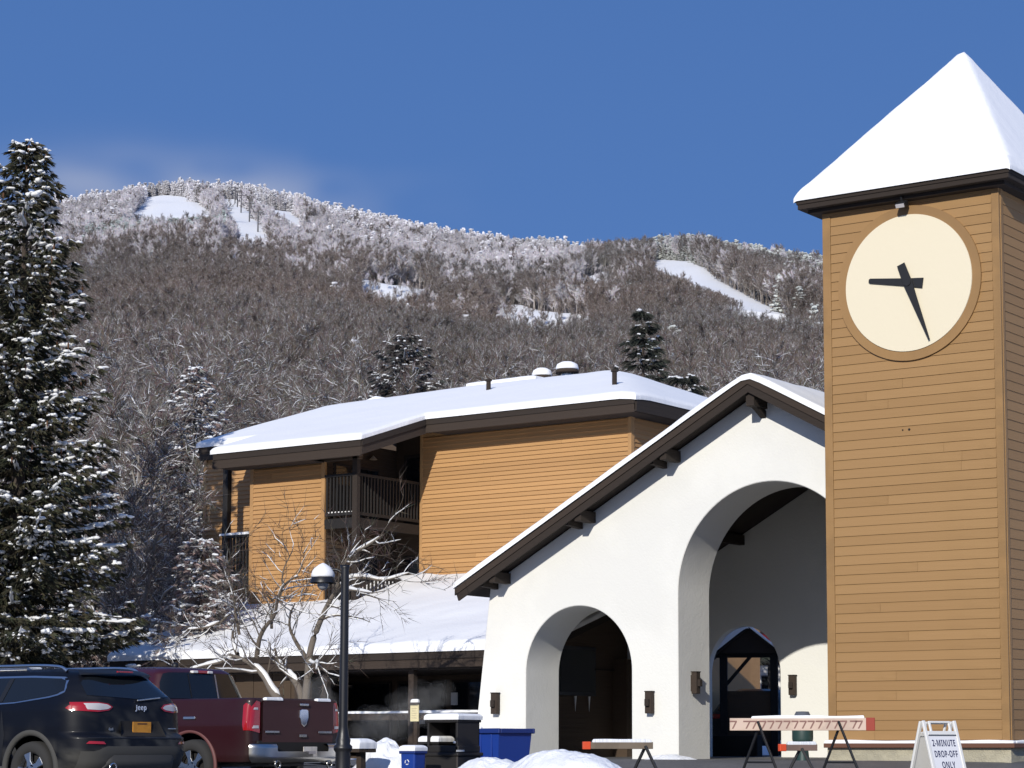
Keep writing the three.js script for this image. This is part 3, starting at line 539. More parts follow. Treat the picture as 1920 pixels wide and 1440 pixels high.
const grown = (poly, d) => { const cx = poly.reduce((a, q) => a + q[0], 0) / poly.length, cy = poly.reduce((a, q) => a + q[1], 0) / poly.length; return poly.map(([x, y]) => [x + Math.sign(x - cx) * d, y + Math.sign(y - cy) * d]); };
const range = (a, b, n) => Array.from({ length: n + 1 }, (_, i) => lerp(a, b, i / n));
const csg = new Evaluator(); csg.useGroups = false; csg.attributes = ['position', 'normal', 'color'];
function withColor(g, c) { const n = g.attributes.position.count, a = new Float32Array(n * 3); for (let i = 0; i < n; i++) a.set(c, i * 3); g.setAttribute('color', new THREE.BufferAttribute(a, 3)); return g; }
function cut(g, cutters) { let b = new Brush(g); b.updateMatrixWorld(); for (const c of cutters) { const k = new Brush(withColor(c, [0.008, 0.008, 0.008])); k.updateMatrixWorld(); b = csg.evaluate(b, k, SUBTRACTION); } return b.geometry; }
function wheel(parent, x, y, z, r, w, side, spokes, rimMat) {   // side: +1 right, -1 left
  const g = part(parent, 'wheel', at(new THREE.LatheGeometry([[r * 0.60, -w * 0.5], [r * 0.86, -w * 0.52], [r * 0.97, -w * 0.42], [r, -w * 0.2], [r, w * 0.2], [r * 0.97, w * 0.42], [r * 0.86, w * 0.52], [r * 0.70, w * 0.50], [r * 0.64, w * 0.40], [r * 0.60, w * 0.30]].map((q) => new THREE.Vector2(...q)), 48), 0, 0, 0, Math.PI / 2), M.tyre, [x, y, z]);
  if (side < 0) g.rotation.y = Math.PI;
  const list = [at(new THREE.LatheGeometry([[r * 0.585, w * 0.1], [r * 0.63, w * 0.36], [r * 0.655, w * 0.40], [r * 0.66, w * 0.34], [r * 0.6, w * 0.0]].map((q) => new THREE.Vector2(...q)), 48), 0, 0, 0, Math.PI / 2)];
  for (let k = 0; k < spokes; k++) { const s = new THREE.Shape([[-0.17, 0.10], [-0.075, 0.35], [-0.15, 0.62], [0.15, 0.62], [0.075, 0.35], [0.17, 0.10]].map((q) => new THREE.Vector2(q[0] * r * (5 / spokes), q[1] * r))); const e = new THREE.ExtrudeGeometry(s, { depth: 0.02, bevelEnabled: true, bevelSize: 0.006, bevelThickness: 0.012, bevelSegments: 2 }); e.translate(0, 0, w * 0.26); e.rotateZ(k / spokes * 2 * Math.PI + 0.3); list.push(e); }
  list.push(at(new THREE.CylinderGeometry(r * 0.17, r * 0.19, 0.05, 20), 0, 0, w * 0.3, Math.PI / 2));
  part(g, 'rim', merge(list), rimMat);
  part(g, 'brake_disc', at(new THREE.CylinderGeometry(r * 0.57, r * 0.57, 0.02, 24), 0, 0, 0, Math.PI / 2), M.blackMatte);
  return g;
}
const font = await new FontLoader().loadAsync('fonts/droid/droid_sans_bold.typeface.json');
const letters = (text, size, depth = 0.006) => { const g = new TextGeometry(text, { font, size, depth, curveSegments: 3 }); g.computeBoundingBox(); const b = g.boundingBox; g.translate(-(b.max.x + b.min.x) / 2, -(b.max.y + b.min.y) / 2, 0); return g; };
const paint = (cc = 0.7, spec = 0.5) => new THREE.MeshPhysicalMaterial({ color: 0xffffff, vertexColors: true, roughness: 0.5, specularIntensity: spec, clearcoat: cc, clearcoatRoughness: 0.16 });
{ // ---------------- dark SUV
  const px = -19.74, pz = -19.30, gy = 0.945;
  const t = thing('suv', 'dirty dark navy sport utility vehicle parked at the left, tail towards the lamp post', 'car', [px, gy, pz], Math.PI);
  const o = { rx: 0.30, rz: 0.34, bow: 0.07,
    xr: [[0.26, 0.34], [0.34, 0.14], [0.44, 0.05], [0.60, 0.0], [0.76, 0.01], [0.80, 0.06], [0.82, 0.10], [1.02, 0.115], [1.15, 0.13], [1.24, 0.17], [1.52, 0.46], [1.56, 0.53], [1.59, 0.70], [1.61, 0.95]],
    xf: [[0.26, 4.3], [0.5, 4.58], [0.8, 4.6], [0.98, 4.45], [1.02, 3.7], [1.16, 3.45], [1.53, 2.55], [1.57, 2.35], [1.61, 2.1]],
    hw: [[0.26, 0.86], [0.36, 0.905], [0.6, 0.925], [0.9, 0.93], [1.09, 0.925], [1.16, 0.905], [1.52, 0.70], [1.555, 0.66], [1.59, 0.57], [1.61, 0.42]],
    ys: [0.26, 0.3, 0.34, 0.4, 0.44, 0.52, 0.6, 0.68, 0.745, 0.76, 0.775, 0.80, 0.82, 0.86, 0.92, 0.98, 1.03, 1.09, 1.12, 1.16, 1.20, 1.24, 1.3, 1.36, 1.42, 1.48, 1.52, 1.54, 1.555, 1.57, 1.59, 1.60, 1.61] };
  const B = bodyShape(o), navy = [0.0028, 0.0036, 0.0075], dirt = [0.062, 0.060, 0.055];
  const tint = (x, y, z) => { const n = fbm(x * 4 + z * 6, y * 7 + z * 2, 5, 77), n2 = fbm(x * 16 + z * 14, y * 9, 3, 78), rear = sstep(0.7, 0.0, x), k = clamp((sstep(1.12, 0.45, y) * (0.30 + 0.55 * rear) + 0.30 * rear) * (0.05 + 1.25 * sstep(0.30, 0.78, n)) * (0.35 + 1.2 * n2)); return navy.map((c, i) => lerp(c, dirt[i], k)); };
  const arch = (x) => at(new THREE.CylinderGeometry(0.425, 0.425, 3, 40), x, 0.37, 0, Math.PI / 2);
  part(t, 'body', cut(B.geo(tint), [arch(0.98), arch(3.68)]), paint(0.12, 0.35));
  const clad = S({ color: col(0.062, 0.060, 0.055), roughness: 0.85, bumpMap: rep(softBump, 2), bumpScale: 0.004 });
  const L = (poly, d, n = 18) => panel(poly, (x, y) => [x, y, -(B.sideZ(x, y) + d)], n), Rr = (poly, d, n = 18) => panel(poly, (z, y) => [B.rearX(z, y) - d, y, z], n);
  const win = [[0.545, 1.33], [0.56, 1.39], [0.60, 1.445], [0.68, 1.475], [1.2, 1.495], [2.5, 1.495], [3.35, 1.19], [2.2, 1.165], [1.3, 1.20], [0.75, 1.265], [0.58, 1.30]];
  const wn = part(t, 'side_window', L(win, 0.012, 40), M.glass); part(wn, 'window_trim', L(grown(win, 0.022), 0.006, 40), M.alu);
  part(t, 'side_window', panel(win, (x, y) => [x, y, B.sideZ(x, y) + 0.012], 40), M.glass);
  part(t, 'pillar', L([[1.52, 1.20], [1.50, 1.49], [1.58, 1.49], [1.61, 1.20]], 0.018, 4), M.black);
  part(t, 'rear_window', Rr([[-0.68, 1.27], [-0.63, 1.41], [-0.53, 1.495], [0, 1.515], [0.53, 1.495], [0.63, 1.41], [0.68, 1.27], [0, 1.235]], 0.008, 24), M.glass);
  const lamp = (s) => { const q = s > 0 ? 1 : -1; const l = part(t, 'tail_light', Rr([[q * 0.40, 1.130], [q * 0.46, 1.170], [q * 0.62, 1.190], [q * 0.875, 1.185], [q * 0.885, 1.085], [q * 0.62, 1.070], [q * 0.46, 1.090]].map((v) => v), 0.014, 24), M.redLens);
    part(l, 'lens', Rr([[q * 0.43, 1.130], [q * 0.48, 1.160], [q * 0.60, 1.175], [q * 0.77, 1.173], [q * 0.765, 1.100], [q * 0.6, 1.093], [q * 0.48, 1.105]], 0.019, 16), M.clearLens); };
  lamp(-1); lamp(1);
  part(t, 'side_marker', panel([[0.26, 1.085], [0.27, 1.145], [0.36, 1.155], [0.40, 1.115], [0.34, 1.085]], (x, y) => [x, y, -(B.sideZ(x, y) + 0.012)], 8), M.redLens);
  const bump = part(t, 'bumper', Rr([[-0.86, 0.40], [-0.86, 0.60], [-0.72, 0.60], [-0.60, 0.66], [0.60, 0.66], [0.72, 0.60], [0.86, 0.60], [0.86, 0.40], [0.6, 0.34], [-0.6, 0.34]], 0.016, 30), clad);
  part(bump, 'skid_plate', Rr([[-0.60, 0.36], [-0.52, 0.555], [0.52, 0.555], [0.60, 0.36], [0, 0.34]], 0.028, 20), S({ color: col(0.115, 0.112, 0.105), roughness: 0.6, map: rep(mottle, 2) }));
  part(bump, 'seam', Rr([[-0.80, 0.752], [-0.80, 0.766], [0.80, 0.766], [0.80, 0.752]], 0.006, 20), M.black);
  for (const s of [-1, 1]) part(bump, 'reflector', Rr([[s * 0.60, 0.735 - 0.05], [s * 0.61, 0.715], [s * 0.80, 0.722], [s * 0.82, 0.69]], 0.018, 8), M.redLens);
  const pip = part(bump, 'tailpipe', at(new THREE.TorusGeometry(0.05, 0.012, 10, 24), -0.005, 0.405, -0.50, 0, Math.PI / 2), M.chrome); void pip;
  // hatch: seam lines, plate, badges, wiper
  part(t, 'hatch_recess', Rr([[-0.34, 0.78], [-0.32, 0.965], [0.40, 0.965], [0.42, 0.78]], 0.005, 12), M.blackMatte);
  const pl = part(t, 'licence_plate', bx(-0.012, 0.0, 0.80, 0.955, -0.10, 0.205, 0.004), S({ color: col(0.62, 0.27, 0.028), roughness: 0.5, map: rep(mottle, 3) }), [0.10, 0, 0]); pl.name = 'licence_plate';
  for (const [dy, w] of [[0.132, 0.16], [0.02, 0.12]]) part(pl, 'plate_print', bx(-0.0145, -0.011, 0.80 + dy - 0.008, 0.80 + dy + 0.008, 0.052 - w / 2, 0.052 + w / 2, 0), S({ color: col(0.12, 0.05, 0.02), roughness: 0.6 }));
  part(t, 'badge', letters('Jeep', 0.062, 0.008).rotateY(-Math.PI / 2).translate(B.rearX(0.04, 1.12) - 0.016, 1.12, 0.04), M.chrome);
  part(t, 'badge', letters('4x4', 0.034, 0.006).rotateY(-Math.PI / 2).translate(B.rearX(-0.45, 0.86) - 0.014, 0.865, -0.45), M.chromeDull);
  part(t, 'badge', bx(B.rearX(0.60, 0.87) - 0.008, B.rearX(0.60, 0.87) + 0.004, 0.868, 0.884, 0.53, 0.67, 0.003), M.chromeDull);
  part(t, 'wiper', beam([B.rearX(0, 1.22) - 0.03, 1.215, 0.0], [B.rearX(0.42, 1.25) - 0.03, 1.255, 0.42], 0.018, 0.022), M.chromeDull);
  const sp = part(t, 'spoiler', panel([[-0.60, 1.52], [-0.56, 1.585], [0, 1.61], [0.56, 1.585], [0.60, 1.52], [0, 1.545]], (z, y) => [lerp(0.50, 0.34, sstep(1.61, 1.53, y)) + 0.16 * (z / 0.6) ** 2, y, z], 20), M.black);
  part(sp, 'brake_lamp', bx(0.345, 0.365, 1.556, 1.576, -0.13, 0.13, 0.004), M.redLens);
  for (const s of [-1, 1]) { const c = new THREE.CatmullRomCurve3([[0.72, 1.565], [0.80, 1.61], [1.0, 1.635], [1.6, 1.645], [2.2, 1.63], [2.38, 1.57]].map((q) => new THREE.Vector3(q[0], q[1], s * 0.60))); part(t, 'roof_rail', new THREE.TubeGeometry(c, 40, 0.020, 8), M.alu); }
  part(t, 'snow', snowField([[1.5, 2.0, -0.55, -0.3]], () => 1.60, 0.05, { round: 0.08, step: 0.1 }), M.snow);
  // arch cladding as half rings, lower sill, door lines and handle, fuel flap
  for (const x of [0.98, 3.68]) { const g = new THREE.TorusGeometry(0.455, 0.042, 8, 40, Math.PI * 1.02), q = part(t, 'wheel_arch', g, clad, [x, 0.37, -0.905]); q.scale.z = 0.9; }
  part(t, 'sill', bx(1.45, 3.2, 0.26, 0.42, -0.925, -0.80, 0.02), clad);
  const line = (pts) => part(t, 'door_seam', panel(pts, (x, y) => [x, y, -(B.sideZ(x, y) + 0.003)], 3, 10), M.black);
  line([[1.50, 0.45], [1.44, 0.8], [1.50, 1.10], [1.512, 1.10], [1.453, 0.8], [1.512, 0.45]]);
  part(t, 'door_handle', bx(1.62, 1.80, 1.02, 1.05, -0.965, -0.925, 0.01), M.black);
  wheel(t, 0.98, 0.36, -0.82, 0.36, 0.22, -1, 5, M.alu); wheel(t, 3.68, 0.36, -0.82, 0.36, 0.22, -1, 5, M.alu); wheel(t, 0.98, 0.36, 0.82, 0.36, 0.22, 1, 5, M.alu); wheel(t, 3.68, 0.36, 0.82, 0.36, 0.22, 1, 5, M.alu);
}
{ // ---------------- maroon pickup truck
  const px = -22.03, pz = -24.76, gy = 0.865;
  const t = thing('pickup_truck', 'dirty maroon pickup truck with chrome rear bumper parked behind the dark car', 'pickup truck', [px, gy, pz], Math.PI);
  const red = [0.026, 0.0022, 0.0036], dirt = [0.034, 0.018, 0.0175];
  const tint = (x, y, z) => { const n = fbm(x * 4 + z * 5, y * 6 + z, 5, 55), rear = sstep(0.5, 0.1, x), k = clamp((0.55 * rear + 0.35 * sstep(1.0, 0.5, y) + 0.22 * sstep(0.95, 1.15, y)) * (0.3 + 1.2 * n)); return red.map((c, i) => lerp(c, dirt[i], k)); };
  const o = { rx: 0.10, rz: 0.10, bow: 0.02, xr: [[0.50, 0.20], [0.60, 0.14], [0.8, 0.12], [1.40, 0.12], [1.44, 0.14]], xf: [[0.5, 5.7], [0.9, 5.8], [1.1, 5.75], [1.30, 5.6], [1.44, 5.3]], hw: [[0.5, 0.96], [0.6, 0.99], [0.95, 1.015], [1.05, 1.02], [1.30, 0.99], [1.40, 0.975], [1.425, 0.965], [1.44, 0.94]], ys: [0.5, 0.55, 0.6, 0.7, 0.8, 0.9, 0.95, 1.0, 1.05, 1.15, 1.25, 1.30, 1.36, 1.40, 1.415, 1.43, 1.44] };
  const B = bodyShape(o), arch = (x) => at(new THREE.CylinderGeometry(0.50, 0.50, 3, 40), x, 0.44, 0, Math.PI / 2);
  part(t, 'body', cut(B.geo(tint), [arch(1.32), arch(4.95), bx(0.20, 1.93, 0.85, 2.0, -0.84, 0.84, 0.02)]), paint(0.35));
  const C = bodyShape({ rx: 0.16, rz: 0.20, bow: 0.03, xr: [[1.30, 1.99], [1.45, 2.0], [1.86, 2.10], [1.92, 2.16], [1.95, 2.4]], xf: [[1.30, 4.55], [1.42, 4.5], [1.86, 3.75], [1.92, 3.6], [1.95, 3.3]], hw: [[1.30, 0.985], [1.44, 0.965], [1.84, 0.80], [1.90, 0.74], [1.935, 0.64], [1.95, 0.45]], ys: [1.30, 1.36, 1.42, 1.46, 1.55, 1.65, 1.75, 1.82, 1.86, 1.89, 1.92, 1.935, 1.945, 1.95] });
  part(t, 'cab', C.geo(() => [0.040, 0.003, 0.005]), paint(0.9));
  const rw = part(t, 'rear_window', panel([[-0.90, 1.46], [-0.79, 1.81], [-0.72, 1.85], [0, 1.865], [0.72, 1.85], [0.79, 1.81], [0.90, 1.46]], (z, y) => [C.rearX(z, y) - 0.012, y, z], 24), M.glass);
  part(rw, 'window_seal', panel([[0.27, 1.475], [0.27, 1.84], [0.30, 1.84], [0.30, 1.475]], (z, y) => [C.rearX(z, y) - 0.017, y, z], 2), M.chromeDull);
  part(rw, 'window_seal', panel([[-0.30, 1.475], [-0.30, 1.84], [-0.28, 1.84], [-0.28, 1.475]], (z, y) => [C.rearX(z, y) - 0.017, y, z], 2), M.black);
  part(t, 'side_window', panel([[2.28, 1.47], [2.36, 1.82], [3.55, 1.82], [4.2, 1.47]], (x, y) => [x, y, -(C.sideZ(x, y) + 0.01)], 20), M.glass);
  const bl = part(t, 'brake_lamp', bx(2.06, 2.13, 1.845, 1.895, -0.20, 0.20, 0.015), M.redLens);
  for (const s of [-1, 1]) part(bl, 'cargo_lamp', bx(2.05, 2.12, 1.85, 1.89, s * 0.16 - 0.055, s * 0.16 + 0.055, 0.01), M.signWhite);
  part(t, 'antenna', at(new THREE.SphereGeometry(0.055, 16, 10), 2.6, 1.975, -0.05), M.black);
  // tailgate
  const tg = part(t, 'tailgate', panel([[-0.775, 0.80], [-0.775, 1.38], [-0.74, 1.415], [0.74, 1.415], [0.775, 1.38], [0.775, 0.80]], (z, y) => [0.10 - 0.012 * Math.sin(clamp((y - 0.82) / 0.58) * Math.PI) - 0.014 * sstep(1.30, 1.40, y), y, z], 24, 14), S({ color: col(0.056, 0.020, 0.020), roughness: 0.6, map: rep(mottle, 1) }));
  part(tg, 'handle', bx(0.062, 0.09, 1.335, 1.372, 0.0, 0.20, 0.01), M.chromeDull);
  part(tg, 'badge', bx(0.074, 0.086, 0.875, 0.915, 0.01, 0.17, 0.004), M.chromeDull);
  const sh = new THREE.Shape([[-0.085, 0.10], [-0.055, 0.115], [0.055, 0.115], [0.085, 0.10], [0.09, 0.0], [0.055, -0.09], [0, -0.13], [-0.055, -0.09], [-0.09, 0.0]].map((q) => new THREE.Vector2(...q)));
  const em = part(tg, 'emblem', new THREE.ExtrudeGeometry(sh, { depth: 0.012, bevelEnabled: true, bevelSize: 0.006, bevelThickness: 0.006, bevelSegments: 2 }).rotateY(-Math.PI / 2), M.chrome, [0.090, 1.165, 0.105]);
  for (const z of [-0.58, 0.58]) part(tg, 'badge', bx(0.074, 0.082, 0.935, 0.965, z - 0.15, z + 0.15, 0.003), M.chromeDull);
  part(tg, 'snow', snowField([[0.075, 0.15, -0.72, -0.36]], () => 1.412, 0.035, { round: 0.03, step: 0.08 }), M.snow); part(tg, 'snow', snowField([[0.075, 0.15, 0.40, 0.70]], () => 1.412, 0.03, { round: 0.03, step: 0.08 }), M.snow);
  for (const s of [-1, 1]) {
    const l = part(t, 'tail_light', panel([[s * 0.80, 0.93], [s * 0.80, 1.38], [s * 0.88, 1.40], [s * 0.965, 1.30], [s * 0.99, 0.97]], (z, y) => [B.rearX(z, y) - 0.012, y, z], 14), M.redLens);
    part(l, 'lens', panel([[s * 0.83, 1.00], [s * 0.83, 1.04], [s * 0.955, 1.04], [s * 0.96, 1.00]], (z, y) => [B.rearX(z, y) - 0.018, y, z], 6), M.clearLens);
    part(l, 'lens', panel([[s * 0.85, 1.27], [s * 0.85, 1.30], [s * 0.93, 1.30], [s * 0.935, 1.27]], (z, y) => [B.rearX(z, y) - 0.018, y, z], 6), M.clearLens);
    part(l, 'side_lens', panel([[0.145, 0.97], [0.16, 1.33], [0.22, 1.37], [0.27, 1.33], [0.25, 0.97]], (x, y) => [x, y, s * (B.sideZ(x, y) + 0.010)], 8), M.redLens);
  }
  // chrome step bumper
  const bs = bodyShape({ rx: 0.24, rz: 0.32, bow: 0.05, xr: [[0.50, 0.02], [0.56, -0.03], [0.74, -0.03], [0.78, 0.0]], xf: [[0.5, 0.9], [0.8, 0.9]], hw: [[0.5, 0.98], [0.6, 1.01], [0.78, 1.01]], ys: [0.50, 0.52, 0.56, 0.62, 0.68, 0.74, 0.765, 0.78] });
  const bump = part(t, 'bumper', cut(bs.geo(() => [1, 1, 1]), [bx(0.16, 2, 0, 2, -2, 2, 0), bx(-0.5, 0.6, 0.665, 2, -0.56, 0.56, 0.02)]), M.chromeDull);
  part(bump, 'step_pad', bx(-0.005, 0.14, 0.64, 0.668, -0.54, 0.54, 0.01), M.blackMatte);
  part(t, 'back_panel', bx(0.10, 0.2, 0.55, 0.82, -0.85, 0.85, 0.01), M.blackMatte);
  const lp = part(t, 'licence_plate', bx(-0.028, -0.015, 0.585, 0.735, -0.01, 0.29, 0.004), S({ color: col(0.66, 0.62, 0.58), roughness: 0.5, map: rep(mottle, 3) }));
  part(lp, 'plate_print', bx(-0.0295, -0.027, 0.63, 0.67, 0.03, 0.25, 0), S({ color: col(0.36, 0.33, 0.33), roughness: 0.6 }));
  for (const z of [-0.52, 0.62]) part(t, 'tailpipe', at(new THREE.TorusGeometry(0.055, 0.014, 10, 24), 0.02, 0.475, z, 0, Math.PI / 2), M.chromeDull);
  part(t, 'hitch', bx(0.02, 0.2, 0.36, 0.45, -0.05, 0.05, 0.01), M.blackMatte);
  part(t, 'side_badge', bx(1.20, 1.44, 1.135, 1.175, -1.032, -1.010, 0.006), M.alu);
  for (const x of [1.32, 4.95]) { const q = part(t, 'wheel_arch', new THREE.TorusGeometry(0.52, 0.03, 8, 40, Math.PI * 1.02), S({ color: col(0.14, 0.05, 0.045), roughness: 0.6 }), [x, 0.44, -0.995]); q.scale.z = 0.9; }
  wheel(t, 1.32, 0.42, -0.86, 0.42, 0.28, -1, 6, M.chromeDull); wheel(t, 4.95, 0.42, -0.86, 0.42, 0.28, -1, 6, M.chromeDull); wheel(t, 1.32, 0.42, 0.86, 0.42, 0.28, 1, 6, M.chromeDull); wheel(t, 4.95, 0.42, 0.86, 0.42, 0.28, 1, 6, M.chromeDull);
}
{ // far car behind the rear arch
  const t = thing('parked_car', 'dark car parked beyond the rear arch beside the lodge', 'car', [-28.55, 1.36, -48.3], Math.PI * 0.5);
  const B = bodyShape({ rx: 0.3, rz: 0.34, bow: 0.06, xr: [[0.26, 0.3], [0.5, 0], [0.9, 0.05], [1.1, 0.12], [1.55, 0.5], [1.7, 0.8]], xf: [[0.26, 4.3], [0.5, 4.5], [0.95, 4.4], [1.02, 3.6], [1.6, 2.6], [1.7, 2.2]], hw: [[0.26, 0.86], [0.6, 0.92], [1.05, 0.92], [1.6, 0.7], [1.7, 0.5]], ys: range(0.26, 1.7, 30) });
  part(t, 'body', cut(B.geo(() => [0.02, 0.022, 0.026]), [0.9, 3.6].map((x) => at(new THREE.CylinderGeometry(0.42, 0.42, 3, 30), x, 0.36, 0, Math.PI / 2))), paint(0.7));
  part(t, 'rear_window', panel([[-0.64, 1.16], [-0.54, 1.5], [0.54, 1.5], [0.64, 1.16]], (z, y) => [B.rearX(z, y) - 0.01, y, z]), M.glass);
  for (const s of [-1, 1]) { part(t, 'side_window', panel([[0.75, 1.18], [0.9, 1.5], [2.4, 1.5], [3.3, 1.12]], (x, y) => [x, y, s * (B.sideZ(x, y) + 0.01)]), M.glass); part(t, 'tail_light', panel([[s * 0.5, 0.95], [s * 0.5, 1.06], [s * 0.86, 1.08], [s * 0.87, 0.95]], (z, y) => [B.rearX(z, y) - 0.012, y, z]), M.redLens); for (const x of [0.9, 3.6]) wheel(t, x, 0.35, s * 0.82, 0.35, 0.22, s, 5, M.alu); }
}

// ------------------------------------------------------------------ street furniture
{ // lamp post
  const x = -18.67, z = -21.75, g = ground(x, z) + 0.03, H = 3.93 - g;
  const t = thing('lamp_post', 'black lamp post with a snow-capped dome lamp standing before the pickup truck', 'lamp post', [x, g, z]);
  part(t, 'post', new THREE.LatheGeometry([[0.17, 0], [0.17, 0.08], [0.14, 0.14], [0.105, 0.30], [0.095, 0.62], [0.12, 0.66], [0.12, 0.70], [0.09, 0.73], [0.098, 0.78], [0.078, 0.83], [0.058, 0.95], [0.052, H - 0.05], [0.062, H - 0.04], [0.062, H], [0, H + 0.005]].map((q) => new THREE.Vector2(...q)), 32), M.post);
  const dx = -0.235, dz = 0.16, hy = 3.70 - g;
  const arm = new THREE.CatmullRomCurve3([new THREE.Vector3(0, H - 0.14, 0), new THREE.Vector3(dx * 0.4, H - 0.06, dz * 0.4), new THREE.Vector3(dx, hy + 0.13, dz)]);
  const a = part(t, 'arm', new THREE.TubeGeometry(arm, 16, 0.018, 8), M.post);
  const head = part(t, 'lamp_shade', new THREE.LatheGeometry([[0, 0.16], [0.05, 0.155], [0.11, 0.12], [0.15, 0.06], [0.172, 0.0], [0.165, -0.005], [0.14, 0.05]].map((q) => new THREE.Vector2(...q)), 32), M.post, [dx, hy, dz]);
  part(head, 'lens', new THREE.SphereGeometry(0.075, 20, 12), S({ color: col(0.30, 0.31, 0.33), roughness: 0.3 }), [0, -0.02, 0]);
  const sn = new THREE.SphereGeometry(1, 28, 16), p = sn.attributes.position; for (let i = 0; i < p.count; i++) { const X = p.getX(i), Y = p.getY(i), Z = p.getZ(i), n = 1 + 0.12 * (fbm(X * 2 + 9, Z * 2 + Y * 3, 3, 8) - 0.5); p.setXYZ(i, X * 0.152 * n, (Y > 0 ? Y * 0.165 * n * (1 - 0.25 * Math.hypot(X, Z)) : Y * 0.05) + 0.09, Z * 0.152 * n); } sn.computeVertexNormals();
  part(head, 'snow', sn, M.snowFine); void a;
}
{ // bins
  const gy = (x, z) => ground(x, z) + 0.02;
  let x = -20.22, z = -26.15, g = gy(x, z);
  const T = thing('trash_enclosure', 'tall black-brown trash enclosure with open hatch and snow on its lid', 'trash bin', [x, g, z]);
  const w = 0.62, d = 0.58, h = 1.99 - g;
  part(T, 'body', merge([bx(-w, 0, 0, h * 0.52, -d, 0, 0.02), bx(-w, -0.0, h * 0.56, h * 0.66, -d + 0.02, -0.02, 0.02), bx(-w + 0.02, -w + 0.06, h * 0.6, h, -d + 0.02, -0.02), bx(-0.06, -0.02, h * 0.6, h, -d + 0.02, -0.02), bx(-w + 0.02, -0.02, h * 0.6, h, -d + 0.02, -d + 0.05)]), M.binBlack);
  part(T, 'rim', bx(-w - 0.025, 0.025, h * 0.515, h * 0.565, -d - 0.025, 0.025, 0.015), M.binBlack);
  part(T, 'lid', bx(-w, 0.0, h - 0.03, h + 0.015, -d, 0, 0.012), M.binBlack);
  part(T, 'snow', snowField([[-w - 0.015, 0.02, -d, 0.015]], () => h + 0.014, 0.085, { round: 0.06, step: 0.08, noise: 0.012 }), M.snow);
  part(T, 'edge_strip', bx(-0.022, 0.004, 0.03, h * 0.51, -0.012, 0.006, 0.003), S({ color: col(0.06, 0.05, 0.045), roughness: 0.5 }));
  part(T, 'latch', at(new THREE.SphereGeometry(0.022, 12, 8), -0.06, h * 0.70, 0.0), M.signWhite);
  part(T, 'sticker', bx(-0.22, -0.03, h * 0.575, h * 0.60, 0.021, 0.026, 0).rotateY(Math.PI / 2).translate(0, 0, -0.16), M.signWhite);
  x = -20.82; z = -26.4; g = gy(x, z);
  const T2 = thing('trash_can', 'small black trash can with a snow-topped hood left of the tall enclosure', 'trash bin', [x, g, z]); const h2 = 1.66 - g;
  part(T2, 'body', merge([bx(-0.17, 0.17, 0, h2 * 0.58, -0.17, 0.17, 0.02), bx(-0.165, -0.13, h2 * 0.55, h2, -0.16, 0.16), bx(0.03, 0.165, h2 * 0.55, h2, -0.16, 0.16), bx(-0.16, 0.16, h2 * 0.55, h2, -0.165, -0.13)]), M.binBlack);
  part(T2, 'lid', bx(-0.19, 0.19, h2 - 0.02, h2 + 0.02, -0.19, 0.19, 0.01), M.binBlack);
  part(T2, 'snow', snowField([[-0.195, 0.195, -0.19, 0.195]], () => h2 + 0.018, 0.075, { round: 0.05, step: 0.08, noise: 0.012 }), M.snow);
  x = -20.50; z = -25.45; g = gy(x, z);
  const T3 = thing('recycling_bin', 'small blue recycling bin with white symbol and snowy lid', 'recycling bin', [x, g, z]); const h3 = 1.545 - g;
  const tap = at(new RoundedBoxGeometry(0.27, h3, 0.27, 2, 0.03), 0, h3 / 2, 0), tp = tap.attributes.position; for (let i = 0; i < tp.count; i++) { const k = 0.86 + 0.14 * tp.getY(i) / h3; tp.setX(i, tp.getX(i) * k); tp.setZ(i, tp.getZ(i) * k); } tap.computeVertexNormals();
  part(T3, 'body', tap, M.bluePlastic); part(T3, 'rim', bx(-0.15, 0.15, h3 - 0.05, h3, -0.15, 0.15, 0.012), M.blueDark);
  part(T3, 'snow', snowField([[-0.15, 0.15, -0.15, 0.15]], () => h3 - 0.002, 0.07, { round: 0.07, step: 0.06, noise: 0.02 }), M.snow);
  for (let k = 0; k < 3; k++) { const a = k / 3 * 2 * Math.PI, gg = new THREE.TorusGeometry(0.034, 0.008, 6, 12, 1.5); gg.rotateZ(a); part(T3, 'recycling_mark', gg, M.signWhite, [-0.01, h3 - 0.17, 0.128]); }
  // blue skip by the pillar
  x = -22.15; z = -29.7; g = gy(x, z);
  const T4 = thing('blue_bin', 'wide open-topped blue plastic bin beside the small arch', 'bin', [x, g, z], -0.12); const h4 = 1.885 - g;
  const skin = (a0, b0, a1, b1) => { const s = new Builder(), V = (a, b, y) => [s.v(-a, y, -b), s.v(a, y, -b), s.v(a, y, b), s.v(-a, y, b)], o0 = V(a0, b0, 0), o1 = V(a1, b1, h4), i1 = V(a1 - 0.03, b1 - 0.03, h4), i0 = V(a0 - 0.03, b0 - 0.03, 0.05); for (let k = 0; k < 4; k++) { const n = (k + 1) % 4; for (const [p, q] of [[o0, o1], [o1, i1], [i1, i0]]) { s.t(p[k], q[k], p[n]); s.t(p[n], q[k], q[n]); } } s.t(i0[0], i0[2], i0[1]); s.t(i0[0], i0[3], i0[2]); return toCreasedNormals(s.geo(false), 0.4); };
  part(T4, 'body', skin(0.36, 0.34, 0.43, 0.40), M.bluePlastic);
  part(T4, 'rim', merge([bx(-0.47, 0.47, h4 - 0.07, h4 + 0.015, 0.39, 0.44, 0.015), bx(-0.47, 0.47, h4 - 0.07, h4 + 0.015, -0.44, -0.39, 0.015), bx(0.42, 0.47, h4 - 0.07, h4 + 0.012, -0.385, 0.385, 0.015), bx(-0.47, -0.42, h4 - 0.07, h4 + 0.012, -0.385, 0.385, 0.015)]), M.blueDark);
